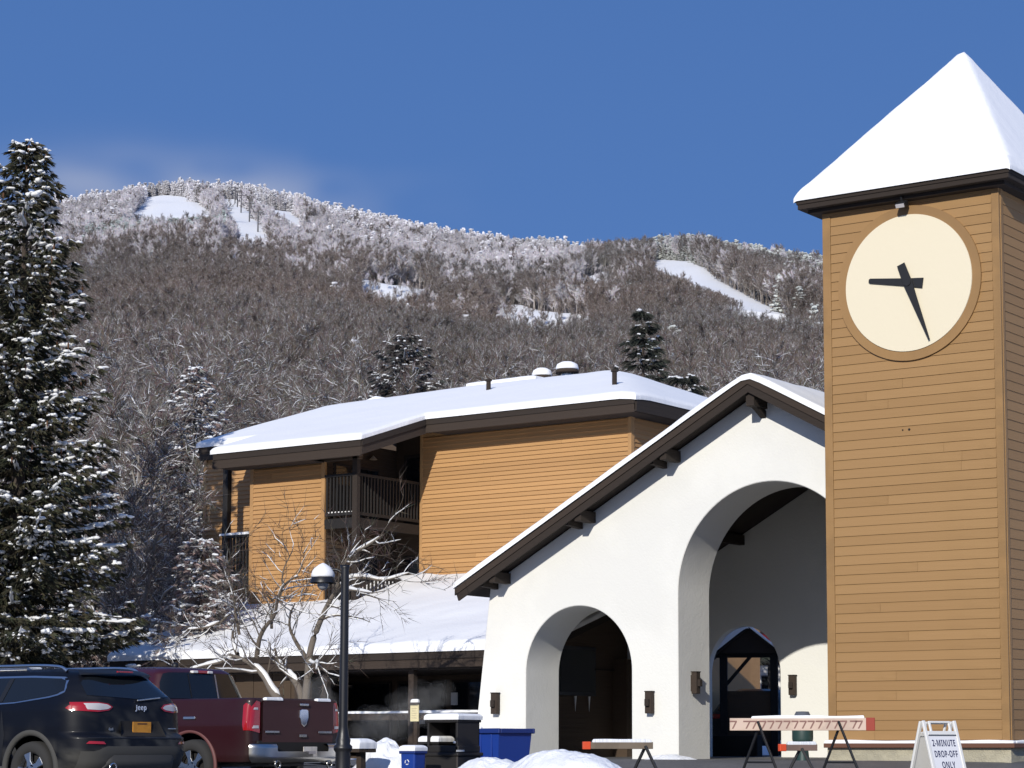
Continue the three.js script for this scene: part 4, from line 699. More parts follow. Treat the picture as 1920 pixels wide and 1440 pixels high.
  for (const q of [-0.25, 0.0, 0.25]) part(T4, 'rib', bx(q - 0.02, q + 0.02, 0.05, h4 - 0.08, 0.375, 0.405, 0.008), M.bluePlastic);
  part(T4, 'snow', snowField([[-0.2, 0.05, 0.385, 0.44]], () => h4 + 0.014, 0.02, { round: 0.02, step: 0.06 }), M.snow);
  // snowy picnic table end
  x = -21.46; z = -25.3; g = gy(x, z);
  const tb = thing('picnic_table', 'small brown snow-topped bench table right of the lamp post base', 'table', [x, g, z]); const th = 1.575 - g;
  for (let k = 0; k < 4; k++) part(tb, 'plank', bx(-0.22, 0.22, th - 0.06, th, -0.2 + k * 0.1, -0.105 + k * 0.1), M.trimLight);
  part(tb, 'leg', bx(0.05, 0.14, 0, th - 0.05, -0.06, 0.06), M.trimLight);
  part(tb, 'snow', snowField([[-0.23, 0.23, -0.2, 0.2]], () => th, 0.13, { round: 0.12, step: 0.08, noise: 0.03 }), M.snow);
  // cream notice on the post in front of the porch
  const ns = thing('notice_post', 'small cream notice board on a brown post before the porch railing', 'sign', [-30.2, gy(-30.2, -37.6), -37.6]); const nb = ns.position.y;
  part(ns, 'post', bx(-0.05, 0.05, 0, 2.28 - nb, -0.05, 0.05), M.trimLight);
  const bd = part(ns, 'board', bx(-0.115, 0.115, 2.14 - nb, 2.50 - nb, 0.052, 0.085, 0.02), S({ color: col(0.72, 0.63, 0.36), roughness: 0.5 }));
  for (let k = 0; k < 5; k++) part(bd, 'print_line', bx(-0.07, 0.07 - (k % 2) * 0.03, 2.41 - k * 0.05 - nb, 2.422 - k * 0.05 - nb, 0.0845, 0.088, 0), S({ color: col(0.45, 0.38, 0.24), roughness: 0.6 }));
  part(ns, 'clip', bx(-0.11, 0.11, 2.50 - nb, 2.55 - nb, 0.04, 0.13), M.trimLight);
  part(ns, 'snow', snowField([[-0.10, 0.10, 0.03, 0.09]], () => 2.55 - nb, 0.06, { round: 0.03, step: 0.04 }), M.snow);
  // green bin with grey hood on the pavement
  x = -20.10; z = -36.2; g = gy(x, z);
  const gb = thing('litter_bin', 'dark green litter bin with a grey hood behind the long striped barricade', 'litter bin', [-19.62, g, -35.6]); const b0 = 1.58 - g;
  part(gb, 'stand', at(new THREE.CylinderGeometry(0.10, 0.13, b0, 8), 0, b0 / 2, 0), M.greenPlastic);
  part(gb, 'body', at(new THREE.LatheGeometry([[0, 0], [0.12, 0], [0.18, 0.10], [0.195, 0.16], [0.195, 0.38], [0.17, 0.385], [0.17, 0.1]].map((q) => new THREE.Vector2(...q)), 10), 0, b0, 0), M.greenPlastic);
  part(gb, 'hood', at(new THREE.LatheGeometry([[0.0, 0.16], [0.12, 0.155], [0.19, 0.02], [0.205, 0.0], [0.17, 0.0]].map((q) => new THREE.Vector2(...q)), 8), 0, b0 + 0.50, 0), M.slate);
  for (let k = 0; k < 4; k++) part(gb, 'strut', bx(-0.01, 0.01, b0 + 0.36, b0 + 0.52, -0.01, 0.01, 0.002), M.slate, [0.16 * Math.cos(k * 1.57 + 0.4), 0, 0.16 * Math.sin(k * 1.57 + 0.4)]);
}
{ // barricades: x is along the plank
  const barricade = (label, x, z, turn, L, top, ph, plank, legsAt, spread, striped) => {
    const g = ground(x, z) + 0.05, t = thing('barricade', label, 'barricade', [x, g, z], turn), h = top - g;
    const q = part(t, 'plank', bx(-L / 2, L / 2, h - ph, h, -0.022, 0.022, 0.006), plank);
    if (striped) {
      const dark = S({ color: col(0.23, 0.12, 0.10), roughness: 0.7 });
      const mark = (x0, full) => { const s = new THREE.Shape([[0, 0.085], [0.115, 0.085], [0.118, 0.065], [0.06, -0.045], [0.035, -0.045], [0.088, 0.060], [0, 0.060]].map((v) => new THREE.Vector2(...v))); part(q, 'stripe', at(new THREE.ExtrudeGeometry(s, { depth: 0.003, bevelEnabled: false }), x0, h - 0.125, 0.0215), dark); void full; };
      for (const x0 of [-1.10, -0.88, -0.77, -0.62, -0.49, -0.36, -0.23, -0.10, 0.03, 0.16, 0.29, 0.42, 0.55, 0.68, 0.84, 0.93]) mark(x0);
      part(q, 'end_cap', bx(L / 2 - 0.002, L / 2 + 0.14, h - 0.205, h + 0.005, -0.028, 0.028, 0.008), M.orangeDark);
      part(q, 'snow', snowField([[-0.75, L / 2 - 0.03, -0.02, 0.022]], () => h, 0.03, { round: 0.02, step: 0.09, noise: 0.025 }), M.snow);
    } else { part(q, 'end_cap', bx(-L / 2 - 0.10, -L / 2 + 0.002, h - ph - 0.006, h + 0.006, -0.03, 0.03, 0.008), M.orange); part(q, 'snow', snowField([[-L / 2 + 0.03, L / 2 - 0.02, -0.02, 0.022]], () => h, 0.022, { round: 0.02, step: 0.07, noise: 0.03 }), M.snowRough); }
    for (const lx of legsAt) { for (const s of [-1, 1]) { part(t, 'leg', beam([lx + spread * s, 0, s * 0.30], [lx - spread * s * 0.06, h - 0.05, s * 0.035], 0.035, 0.035), M.black); } part(t, 'brace', beam([lx - spread * 0.62, h * 0.36, -0.19], [lx + spread * 0.62, h * 0.36, 0.19], 0.02, 0.03), M.black); }
    return t;
  };
  barricade('long pinkish barricade with dark slanted marks and snow before the big arch', -17.52, -31.63, 25.5 * D2R, 2.20, 2.06, 0.20, S({ color: col(0.60, 0.46, 0.38), roughness: 0.6, map: rep(mottle, 1) }), [-0.62, 0.68], 0.40, true);
  barricade('weathered short barricade with bright orange left end behind the snow pile', -16.02, -24.2, 52 * D2R, 0.86, 1.66, 0.09, S({ color: col(0.20, 0.16, 0.12), roughness: 0.9, map: rep(mottle, 1.5) }), [0.33], 0.24, false);
  barricade('low snowy barricade with orange end half hidden by the long striped barricade', -14.52, -26.3, 62 * D2R, 0.5, 1.63, 0.085, S({ color: col(0.22, 0.15, 0.13), roughness: 0.9, map: rep(mottle, 1.5) }), [0.0], 0.22, false);
}
{ // A-frame sign
  const c = document.createElement('canvas'); c.width = 512; c.height = 820; const x = c.getContext('2d');
  x.fillStyle = '#e9e9ec'; x.fillRect(0, 0, 512, 820); x.fillStyle = '#1d1f47'; x.textAlign = 'center';
  const row = (s, y, size, w, colr) => { x.save(); x.fillStyle = colr; x.font = 'bold ' + size + 'px sans-serif'; const m = x.measureText(s).width; x.translate(256, y); x.scale(w / m, 1); x.fillText(s, 0, 0); x.restore(); };
  row('2-MINUTE', 150, 128, 440, '#1d1f47'); row('DROP-OFF', 300, 128, 440, '#1d1f47'); row('ONLY', 450, 128, 250, '#1d1f47'); row('NO', 610, 110, 120, '#b32a2e');
  const tex = new THREE.CanvasTexture(c); tex.colorSpace = THREE.SRGBColorSpace;
  const gx = -12.62, gz = -26.5, g = ground(gx, gz) + 0.05, H = 1.93 - g, t = thing('sidewalk_sign', 'white folding sandwich board reading 2-minute drop-off only', 'sign', [gx, g, gz], Math.atan2(0.94, 0.33));
  const lean = Math.atan2(0.29, H);
  for (const s of [1, -1]) {
    const grp = new THREE.Group(); grp.name = 'panel'; grp.position.set(0, H, 0); grp.rotation.x = -s * lean; t.add(grp);
    const W = 0.305, hh = H / Math.cos(lean) ;
    const m = part(t, 'panel', merge([bx(-W, -W + 0.05, -hh, 0, 0, 0.035), bx(W - 0.05, W, -hh, 0, 0, 0.035), bx(-W + 0.05, W - 0.05, -0.20, -0.14, 0.002, 0.033), bx(-W + 0.05, W - 0.05, -0.93 * hh, -0.88 * hh, 0.002, 0.033), bx(-W + 0.048, W - 0.048, -0.89 * hh, -0.19, 0.008, 0.022), bx(-W + 0.11, -W + 0.145, -0.15, -0.02, 0.004, 0.030), bx(W - 0.145, W - 0.11, -0.15, -0.02, 0.004, 0.030), bx(-W + 0.11, W - 0.11, -0.035, -0.005, 0.002, 0.032)]).rotateX(-s * lean).translate(0, H, s * 0.02), M.signWhite);
    if (s > 0) { const pg = new THREE.PlaneGeometry(0.50, 0.80); pg.translate(0, -0.20 - 0.40, 0.0245); part(m, 'poster', pg.rotateX(-s * lean).translate(0, H, s * 0.02), S({ map: tex, roughness: 0.45 })); part(m, 'groove', bx(-0.25, 0.25, -0.205, -0.19, 0.022, 0.034, 0).rotateX(-s * lean).translate(0, H, s * 0.02), M.slate); }
    t.remove(grp);
  }
}
{ // information kiosk beyond the rear arch, low wall, trailer
  const k = thing('notice_kiosk', 'dark timber kiosk with snowy gable roof seen through the big arch', 'kiosk', [-26.56, 1.46, -45.6], 0.45);
  for (const s of [-1, 1]) part(k, 'post', bx(s * 0.60 - 0.09, s * 0.60 + 0.09, -0.2, 2.4, -0.10, 0.10), M.blackMatte);
  const yk = (x) => 2.98 - 0.80 * Math.abs(x);
  const r = part(k, 'roof', merge([slab(-0.86, 0, -0.55, 0.35, yk, 0.08), slab(0, 0.80, -0.55, 0.35, yk, 0.08)]), M.trim);
  part(r, 'gable', uvBox(at(new THREE.ExtrudeGeometry(new THREE.Shape([[-0.74, 2.34], [0.74, 2.34], [0, 2.92]].map((q) => new THREE.Vector2(...q))), { depth: 0.06, bevelEnabled: false }), 0, 0, 0.2)), M.trim);
  part(r, 'snow', snowField([[-0.88, 0.03, -0.58, 0.38]], (x) => 2.98 - 0.80 * Math.sqrt(x * x + 0.006), 0.17, { round: 0.07, step: 0.1 }), M.snow); part(r, 'snow', snowField([[0.0, 0.82, -0.58, 0.38]], (x) => 2.975 - 0.80 * x, 0.05, { round: 0.04, step: 0.1 }), M.snow);
  part(k, 'beam', bx(-0.78, 0.78, 2.24, 2.36, -0.06, 0.06), M.blackMatte); part(k, 'brace', beam([-0.54, 1.60, 0], [0.05, 2.28, 0], 0.08, 0.08), M.blackMatte); part(k, 'board', bx(-0.52, 0.52, 0.25, 1.45, -0.04, 0.03), M.brownWall);
  const w = thing('low_wall', 'low black wall across the drive behind the long barricade', 'wall', [0, 0, 0]);
  part(w, 'wall', bx(-27.75, -25.6, 1.2, 1.86, -44.55, -44.3, 0.02), M.blackMatte);
  part(w, 'snow', snowField([[-27.7, -27.0, -44.6, -44.28]], () => 1.86, 0.12, { round: 0.12, step: 0.1, noise: 0.04 }), M.snow);
  const b = thing('white_shed', 'white shed with dark window and red roof seen through the rear arch', 'shed', [-49.45, 1.5, -86]);
  part(b, 'wall', bx(-1.6, 3.4, 0, 3.7, -4, 0, 0.02), M.signWhite);
  part(b, 'roof', bx(-1.8, 3.7, 4.2, 6.0, -4.2, 0.5, 0.05), S({ color: col(0.24, 0.012, 0.018), roughness: 0.6 }));
  part(b, 'frieze', bx(-1.7, 3.6, 3.70, 4.2, -4.1, 0.1, 0.02), M.trim);
  for (const x of [0.0, 1.5, 2.6]) { const q = part(b, 'window', bx(x, x + 0.45, 2.55, 3.25, -0.02, 0.03), M.slate); part(q, 'pane', bx(x + 0.05, x + 0.40, 2.6, 3.2, 0.028, 0.04, 0), M.glass); }
  for (const x of [-0.8, 0.62, 2.2]) part(b, 'post', bx(x - 0.06, x + 0.06, -0.1, 4.2, 0.3, 0.42), M.blackMatte);
}
// ------------------------------------------------------------------ snow piles
function mound(name, label, x, z, rx, rz, h, seed, lump = 0.18) {
  const n = 110, m = 50, p = [], uv = [], idx = [], gy = ground(x, z);
  for (let i = 0; i <= m; i++) for (let j = 0; j < n; j++) { const q = i / m, a = j / n * 2 * Math.PI, e = 1 + 0.16 * (fbm(Math.cos(a) * 1.5 + 5, Math.sin(a) * 1.5 + seed, 3, seed) - 0.5) * 2, X = x + Math.cos(a) * rx * q * e, Z = z + Math.sin(a) * rz * q * e; const s = Math.pow(Math.max(0, 1 - q * q), 0.75), y = Math.max(ground(X, Z), gy - 0.1) - 0.03 + h * s * (1 - lump + 2 * lump * fbm(X * 2.6, Z * 2.6, 4, seed + 3)) + 0.05 * s * (fbm(X * 9, Z * 9, 3, seed + 7) - 0.5); p.push(X, y, Z); uv.push(X, Z); }
  for (let i = 0; i < m; i++) for (let j = 0; j < n; j++) { const k = (j + 1) % n, A = i * n + j, B = i * n + k; idx.push(A, B, A + n, B, B + n, A + n); }
  const g = new THREE.BufferGeometry(); g.setAttribute('position', new THREE.Float32BufferAttribute(p, 3)); g.setAttribute('uv', new THREE.Float32BufferAttribute(uv, 2)); g.setIndex(idx); g.computeVertexNormals();
  const o = new THREE.Mesh(g, M.snowRough); o.name = numbered(name); o.castShadow = o.receiveShadow = true; o.userData = { label, category: 'snow pile' }; scene.add(o);
}
mound('snow_pile', 'rounded snow pile in front of the small arch near the orange-ended barricade', -14.35, -20.5, 1.15, 0.72, 0.73, 4, 0.09);
mound('snow_pile', 'low snow heap at the foot of the blue bin', -15.9, -21.2, 0.9, 0.6, 0.62, 9, 0.10);
mound('snow_bank', 'lumpy snow bank behind the lamp post beside the blue recycling bin', -21.7, -26.4, 0.95, 0.6, 0.84, 12, 0.28);
mound('snow_heap', 'small snow heap at the foot of the white pillar left of the big arch', -23.1, -36.6, 0.7, 0.35, 0.16, 15, 0.3);

{ // thin exhaust steam drifting before the porch
  const r = rng(5150), m = new THREE.MeshStandardMaterial({ color: 0xffffff, roughness: 1, transparent: true, opacity: 0.0045, depthWrite: false });
  for (const [label, spots] of [['faint steam drifting before the porch railing', [[-30.2, 2.0, -36.2, 0.35], [-29.6, 2.15, -36.0, 0.4], [-29.0, 2.4, -36.0, 0.4], [-28.6, 2.6, -36.1, 0.3]]], ['faint exhaust steam rising behind the pickup tailgate', [[-23.6, 2.35, -26.9, 0.22], [-23.7, 2.55, -27.0, 0.2]]]]) {
    const list = [];
    for (const [x, y, z, s] of spots) for (let k = 0; k < 16; k++) { const g = new THREE.IcosahedronGeometry(s * (0.25 + 0.55 * r()), 2), p = g.attributes.position, sd = Math.floor(r() * 900); const g2 = mergeVertices(g.deleteAttribute('uv').deleteAttribute('normal')), q = g2.attributes.position; void p; for (let i = 0; i < q.count; i++) { const f = 0.7 + 0.6 * fbm(q.getX(i) * 5 + 7, q.getY(i) * 5 + q.getZ(i) * 4, 3, sd); q.setXYZ(i, q.getX(i) * f * 1.3, q.getY(i) * f, q.getZ(i) * f); } g2.translate(x + (r() - 0.5) * s * 2, y + (r() - 0.5) * s * 1.3, z + (r() - 0.5) * s); g2.computeVertexNormals(); list.push(g2); }
    const o = new THREE.Mesh(mergeGeometries(list), m); o.name = numbered('steam'); o.userData = { label, category: 'steam', kind: 'stuff' }; o.castShadow = false; scene.add(o);
  }
}

// ------------------------------------------------------------------ trees
const V3 = (x, y, z) => new THREE.Vector3(x, y, z);
const UP = V3(0, 1, 0);
function tilt(d, r, ang) {                                     // a direction turned away from d by ang, at a random roll
  const a = V3(Math.abs(d.y) > 0.9 ? 1 : 0, Math.abs(d.y) > 0.9 ? 0 : 1, 0).cross(d).normalize(), b = V3().crossVectors(d, a), q = r() * 2 * Math.PI;
  return d.clone().multiplyScalar(Math.cos(ang)).addScaledVector(a, Math.sin(ang) * Math.cos(q)).addScaledVector(b, Math.sin(ang) * Math.sin(q)).normalize();
}
// snow lying along the top of a limb
function snowOnLimb(B, pts, rad, r, o) {
  let run = [], rr = [];
  const flush = () => { if (run.length > 2) { rr[0] *= 0.35; rr[rr.length - 1] *= 0.3; B.tube(run, rr, 4, o.snowCol); } run = []; rr = []; };
  for (let k = 0; k < pts.length; k++) {
    const d = V3().subVectors(pts[Math.min(k + 1, pts.length - 1)], pts[Math.max(0, k - 1)]).normalize(), flat = 1 - d.y * d.y;
    if (flat > (o.flat ?? 0.22) && r() < o.cover) { const w = rad[k] * 0.75 + o.snowR * (0.6 + 0.8 * r()) * flat; run.push(V3(pts[k].x, pts[k].y + rad[k] * 0.75 + w * 0.35, pts[k].z)); rr.push(w); } else flush();
  }
  flush();
}
function limb(o, wood, snow, r, p, d, len, rad, level) {
  const n = level === 0 ? 8 : level === 1 ? 9 : level === 2 ? 6 : 4, pts = [p.clone()], rs = [rad], q = p.clone(), dir = d.clone();
  for (let k = 1; k <= n; k++) {
    dir.x += (r() - 0.5) * o.wob[level]; dir.y += (r() - 0.5) * o.wob[level] + o.trop[level]; dir.z += (r() - 0.5) * o.wob[level]; dir.normalize();
    q.addScaledVector(dir, len / n); pts.push(q.clone()); rs.push(rad * lerp(1, level === 0 ? 0.3 : 0.25, k / n));
  }
  if (level < 4) wood.tube(pts, rs, level === 0 ? 7 : level === 1 ? 5 : level === 2 ? 4 : 3, o.col[Math.min(level, 3)]);
  if (level > 0 && level < 4 && o.cover > 0 && (level < 3 || r() < o.fineSnow)) snowOnLimb(snow, pts, rs, r, o);
  if (level >= o.levels) {
    for (let k = 1; k <= n; k++) for (let m = 0; m < o.twigs; m++) { const e = tilt(dir, r, 0.35 + 0.7 * r()), a = pts[k], L = o.twigLen * (0.5 + r()), w = V3().crossVectors(e, tilt(e, r, 1.5)).normalize().multiplyScalar(o.twigW); const c = o.col[4].map((v) => v * (0.75 + 0.5 * r())); wood.blade(a, V3(a.x + e.x * L, a.y + e.y * L + L * 0.12, a.z + e.z * L), w, c); if (r() < o.rime) snow.blade(V3(a.x, a.y + 0.02, a.z), V3(a.x + e.x * L * 0.9, a.y + e.y * L * 0.9 + L * 0.14, a.z + e.z * L * 0.9), w, o.snowCol); }
    return;
  }
  const kids = o.kids[level];
  for (let k = 0; k < kids; k++) {
    const f = level === 0 ? lerp(o.clear, 1, (k + r() * 0.8) / kids) : lerp(0.22, 1, (k + r()) / kids), s = f * n, i = Math.min(n - 1, Math.floor(s)), base = pts[i].clone().lerp(pts[i + 1], s - i), along = V3().subVectors(pts[i + 1], pts[i]).normalize();
    const e = tilt(along, r, o.fork[level] * (0.75 + 0.5 * r()));
    limb(o, wood, snow, r, base, e, len * o.ratio[level] * (0.65 + 0.6 * r()) * (level === 0 ? 1.15 - 0.6 * f : 1.1 - 0.4 * f), Math.max(o.minR, lerp(rad, rad * 0.3, f) * 0.62), level + 1);
  }
}
const BARE = { wob: [0.10, 0.30, 0.40, 0.5, 0.5], trop: [0.02, 0.06, 0.05, 0.03, 0], kids: [13, 7, 5, 0], fork: [0.75, 0.7, 0.75, 0.7], ratio: [0.48, 0.45, 0.5, 0.5], clear: 0.28, levels: 3, twigs: 4, twigLen: 0.55, twigW: 0.011, minR: 0.014, cover: 0.82, fineSnow: 0.5, snowR: 0.026, snowCol: [0.78, 0.79, 0.82], rime: 0.10, col: [[0.25, 0.225, 0.20], [0.26, 0.235, 0.205], [0.22, 0.195, 0.17], [0.16, 0.135, 0.115], [0.135, 0.108, 0.092]] };
function bareTree(seed, H, over = {}) { const o = { ...BARE, ...over }, r = rng(seed), wood = new Builder(), snow = new Builder(); limb(o, wood, snow, r, V3(0, -0.3, 0), V3((r() - 0.5) * 0.12, 1, (r() - 0.5) * 0.12).normalize(), H * 0.86, H * 0.014, 0); return { wood, snow }; }
function joined(...bs) { const o = new Builder(); for (const b of bs) { const n = o.n; for (let i = 0; i < b.p.length; i++) { o.p.push(b.p[i]); o.c.push(b.c[i]); } for (const i of b.i) o.i.push(i + n); o.n += b.n; } return o; }

// conifers: whorled drooping boughs of needle sprays, with pads of snow
const ICO = new THREE.IcosahedronGeometry(1, 0), ICO1 = mergeVertices(new THREE.IcosahedronGeometry(1, 1).deleteAttribute('uv').deleteAttribute('normal')), ICO0 = mergeVertices(ICO.clone().deleteAttribute('uv').deleteAttribute('normal'));
function pad(B, p, rx, ry, rz, turn, r, c, fine) {
  const g = fine ? ICO1 : ICO0, a = g.attributes.position, base = B.n, ct = Math.cos(turn), st = Math.sin(turn);
  for (let i = 0; i < a.count; i++) { const k = 0.78 + 0.44 * r(), x = a.getX(i) * rx * k, y = a.getY(i) * ry * k, z = a.getZ(i) * rz * k; B.v(p.x + x * ct + z * st, p.y + y, p.z - x * st + z * ct, c); }
  for (let i = 0; i < g.index.count; i += 3) B.t(base + g.index.getX(i), base + g.index.getX(i + 1), base + g.index.getX(i + 2));
}
function conifer(seed, o) {
  const r = rng(seed), trunk = new Builder(), needles = new Builder(), snow = new Builder(), cones = new Builder(), boughs = new Builder();
  trunk.tube([V3(0, -0.3, 0), V3(0, o.H * 0.4, 0), V3(0, o.H * 0.8, 0), V3(0, o.H * 0.96, 0)], [o.H * 0.016, o.H * 0.011, o.H * 0.005, 0.02], 8, [0.06, 0.045, 0.035]);
  for (let y = o.base; y < o.H * 0.985; y += o.gap * (0.7 + 0.6 * r())) {
    const f = y / o.H, R = o.R * Math.pow(1 - f, o.pow) + 0.12, n = Math.max(3, Math.round(o.per * (0.6 + 0.4 * (1 - f))));
    for (let k = 0; k < n; k++) {
      const az = (k + r()) / n * 2 * Math.PI, L = R * (0.58 + 0.54 * r()), ca = Math.cos(az), sa = Math.sin(az), droop = o.droop * (0.6 + 0.7 * r()) * (1 - 0.7 * f), pts = [], rs = [], m = Math.max(3, Math.round(L / o.seg));
      for (let i = 0; i <= m; i++) { const t = i / m, s = L * t; pts.push(V3(ca * s + (r() - 0.5) * 0.06, y + 0.22 * s - droop * s * t + o.lift * L * t * t * t, sa * s + (r() - 0.5) * 0.06)); rs.push(lerp(0.012 + 0.008 * L, 0.005, t)); }
      boughs.tube(pts, rs, 4, [0.05, 0.04, 0.03]);
      for (let i = 1; i <= m; i++) {
        const t = i / m, w = o.width * L * Math.sin(Math.PI * Math.min(1, 0.18 + t * 0.80)) * 0.55 + 0.08;
        for (let q = 0; q < o.sprays; q++) {
          const side = (q % 2 ? 1 : -1) * (0.15 + 0.85 * r()) * w, px = pts[i].x - sa * side + (r() - 0.5) * 0.08, pz = pts[i].z + ca * side + (r() - 0.5) * 0.08, py = pts[i].y - 0.10 * Math.abs(side) - 0.05 * r();
          const c0 = V3(px, py, pz), tone = 0.6 + 0.8 * r(), c = [o.green[0] * tone * (1 + 0.5 * r()), o.green[1] * tone, o.green[2] * tone];
          for (let b = 0; b < o.blades; b++) { const e = V3(ca * 0.8 - sa * Math.sign(side) * 0.7 + (r() - 0.5) * 1.1, -0.35 - 0.75 * r() * o.hang + 0.3 * (r() - 0.3), sa * 0.8 + ca * Math.sign(side) * 0.7 + (r() - 0.5) * 1.1).normalize(), len = o.leaf * (0.6 + 0.8 * r()), wv = V3().crossVectors(e, tilt(e, r, 1.4)).normalize().multiplyScalar(len * o.leafW); needles.blade(c0, V3(px + e.x * len, py + e.y * len, pz + e.z * len), wv, c); }
          if (t > o.snowFrom && r() < o.snow) { const s = o.pad * (0.45 + 0.9 * r() * r() + 0.2 * r()); const near = o.gather ?? 1, qx = lerp(pts[i].x, px, near), qz = lerp(pts[i].z, pz, near), qy = lerp(pts[i].y, py, near); for (let b = 0; b < o.lumps; b++) pad(snow, V3(qx + (r() - 0.5) * s * 1.7, qy + 0.03 + (r() - 0.4) * s * 0.6, qz + (r() - 0.5) * s * 1.7), s * (0.6 + 1.3 * r() * r()), s * (0.26 + 0.26 * r()), s * (0.38 + 0.4 * r()), -az + (r() - 0.5) * 0.9, r, o.snowCol, o.fine); }
        }
        if (o.cones && f > 0.40 && t > 0.5 && r() < o.cones) { const cp = V3(pts[i].x + (r() - 0.5) * 0.2, pts[i].y - 0.1, pts[i].z + (r() - 0.5) * 0.2), cl = 0.14 + 0.07 * r(); cones.tube([cp, V3(cp.x, cp.y - cl * 0.4, cp.z), V3(cp.x, cp.y - cl, cp.z)], [0.014, 0.024, 0.006], 5, [0.12, 0.055, 0.028]); }
      }
      if (r() < o.ridge) snowOnLimb(snow, pts, rs, r, { snowR: o.pad * 0.38, flat: 0.72, cover: 0.8, snowCol: o.snowCol });
    }
  }
  if (o.snow > 0.2) pad(snow, V3(0, o.H * 0.965, 0), o.pad * 0.5, o.pad * 0.8, o.pad * 0.5, 0, r, o.snowCol, true);
  return { trunk, needles, snow, cones, boughs };
}
function coniferThing(name, label, pos, seed, o, group) {
  const k = conifer(seed, o), t = thing(name, label, 'conifer', pos, 0, group);
  part(t, 'trunk', k.trunk.geo(), M.vc); const c = part(t, 'crown', k.needles.geo(), M.vc, null, null, 'stuff'); part(t, 'bough', k.boughs.geo(), M.vc, null, null, 'stuff');
  part(t, 'snow', k.snow.geo(), M.vc, null, null, 'stuff'); if (k.cones.n) part(t, 'cones', k.cones.geo(), M.vc, null, null, 'stuff'); void c; return t;
}
const SPRUCE = { H: 14.9, base: 0.5, R: 3.35, pow: 0.72, gap: 0.25, per: 9, droop: 0.55, lift: 0.34, seg: 0.22, width: 0.46, sprays: 5, blades: 7, leaf: 0.19, leafW: 0.13, hang: 0.9, green: [0.034, 0.040, 0.020], snow: 0.22, snowFrom: 0.34, pad: 0.105, lumps: 3, gather: 0.55, snowCol: [0.82, 0.82, 0.81], fine: false, cones: 0.16, ridge: 0.6 };
coniferThing('spruce_tree', 'tall snow-dusted spruce with brown cones at the left edge of the view', [-40.55, ground(-40.55, -35.37), -35.37], 301, SPRUCE);
const FROSTY = { H: 11, base: 0.3, R: 2.7, pow: 0.8, gap: 0.27, per: 8, droop: 0.40, lift: 0.3, seg: 0.24, width: 0.5, sprays: 5, blades: 6, leaf: 0.20, leafW: 0.13, hang: 0.6, green: [0.20, 0.208, 0.195], snow: 0.85, snowFrom: 0.05, pad: 0.078, lumps: 3, snowCol: [0.78, 0.79, 0.81], fine: false, cones: 0, ridge: 0.6 };
const azp = (a, d) => { const t = (a + VIEW_AZ) * D2R, x = -Math.sin(t) * d, z = -Math.cos(t) * d; return [x, ground(x, z), z]; };
coniferThing('fir_tree', 'broad frosted fir standing close against the left end of the lodge', azp(10.15, 72), 311, { ...FROSTY, H: 12.2, R: 4.5, pow: 0.9, droop: 0.55, snow: 0.85 });
coniferThing('fir_tree', 'snow-laden fir half hidden behind the big spruce', azp(12.6, 66), 313, { ...FROSTY, H: 8.6, R: 2.8, snow: 0.45 });
coniferThing('fir_tree', 'tall pale frosted fir just left of the fir against the lodge', azp(11.3, 76), 315, { ...FROSTY, H: 10.6, R: 3.8, pow: 0.9, snow: 0.85 });
coniferThing('fir_tree', 'low wide snowy fir beside the porch roof left end', azp(9.9, 57), 314, { ...FROSTY, H: 5.6, R: 2.2, snow: 0.45 });
const PINE = { ...FROSTY, H: 15, R: 4.2, pow: 0.62, gap: 0.70, per: 7, droop: 0.18, lift: 0.12, seg: 0.32, width: 0.5, sprays: 6, blades: 7, leaf: 0.36, leafW: 0.09, green: [0.026, 0.036, 0.028], snow: 0.22, pad: 0.10, snowFrom: 0.4, base: 1.5, ridge: 0.35 };
coniferThing('pine_tree', 'dark green pine with snowy boughs rising behind the right end of the lodge roof', azp(-1.48, 95), 321, { ...PINE, H: 17.2, R: 4.4, pow: 0.85, gap: 0.55, per: 8, droop: 0.3, lift: 0.3, snow: 0.2 });
coniferThing('pine_tree', 'lower snow-striped pine right of the dark pine above the lodge roof', azp(-2.5, 92), 322, { ...PINE, H: 14.3, R: 3.6, snow: 0.4, gap: 0.5, per: 8 });
coniferThing('pine_tree', 'greyish pine with frosted boughs behind the middle of the lodge roof', azp(4.75, 118), 323, { ...PINE, H: 17.3, R: 5.0, pow: 0.55, snow: 0.26, gap: 0.42, per: 9, green: [0.075, 0.085, 0.08] });

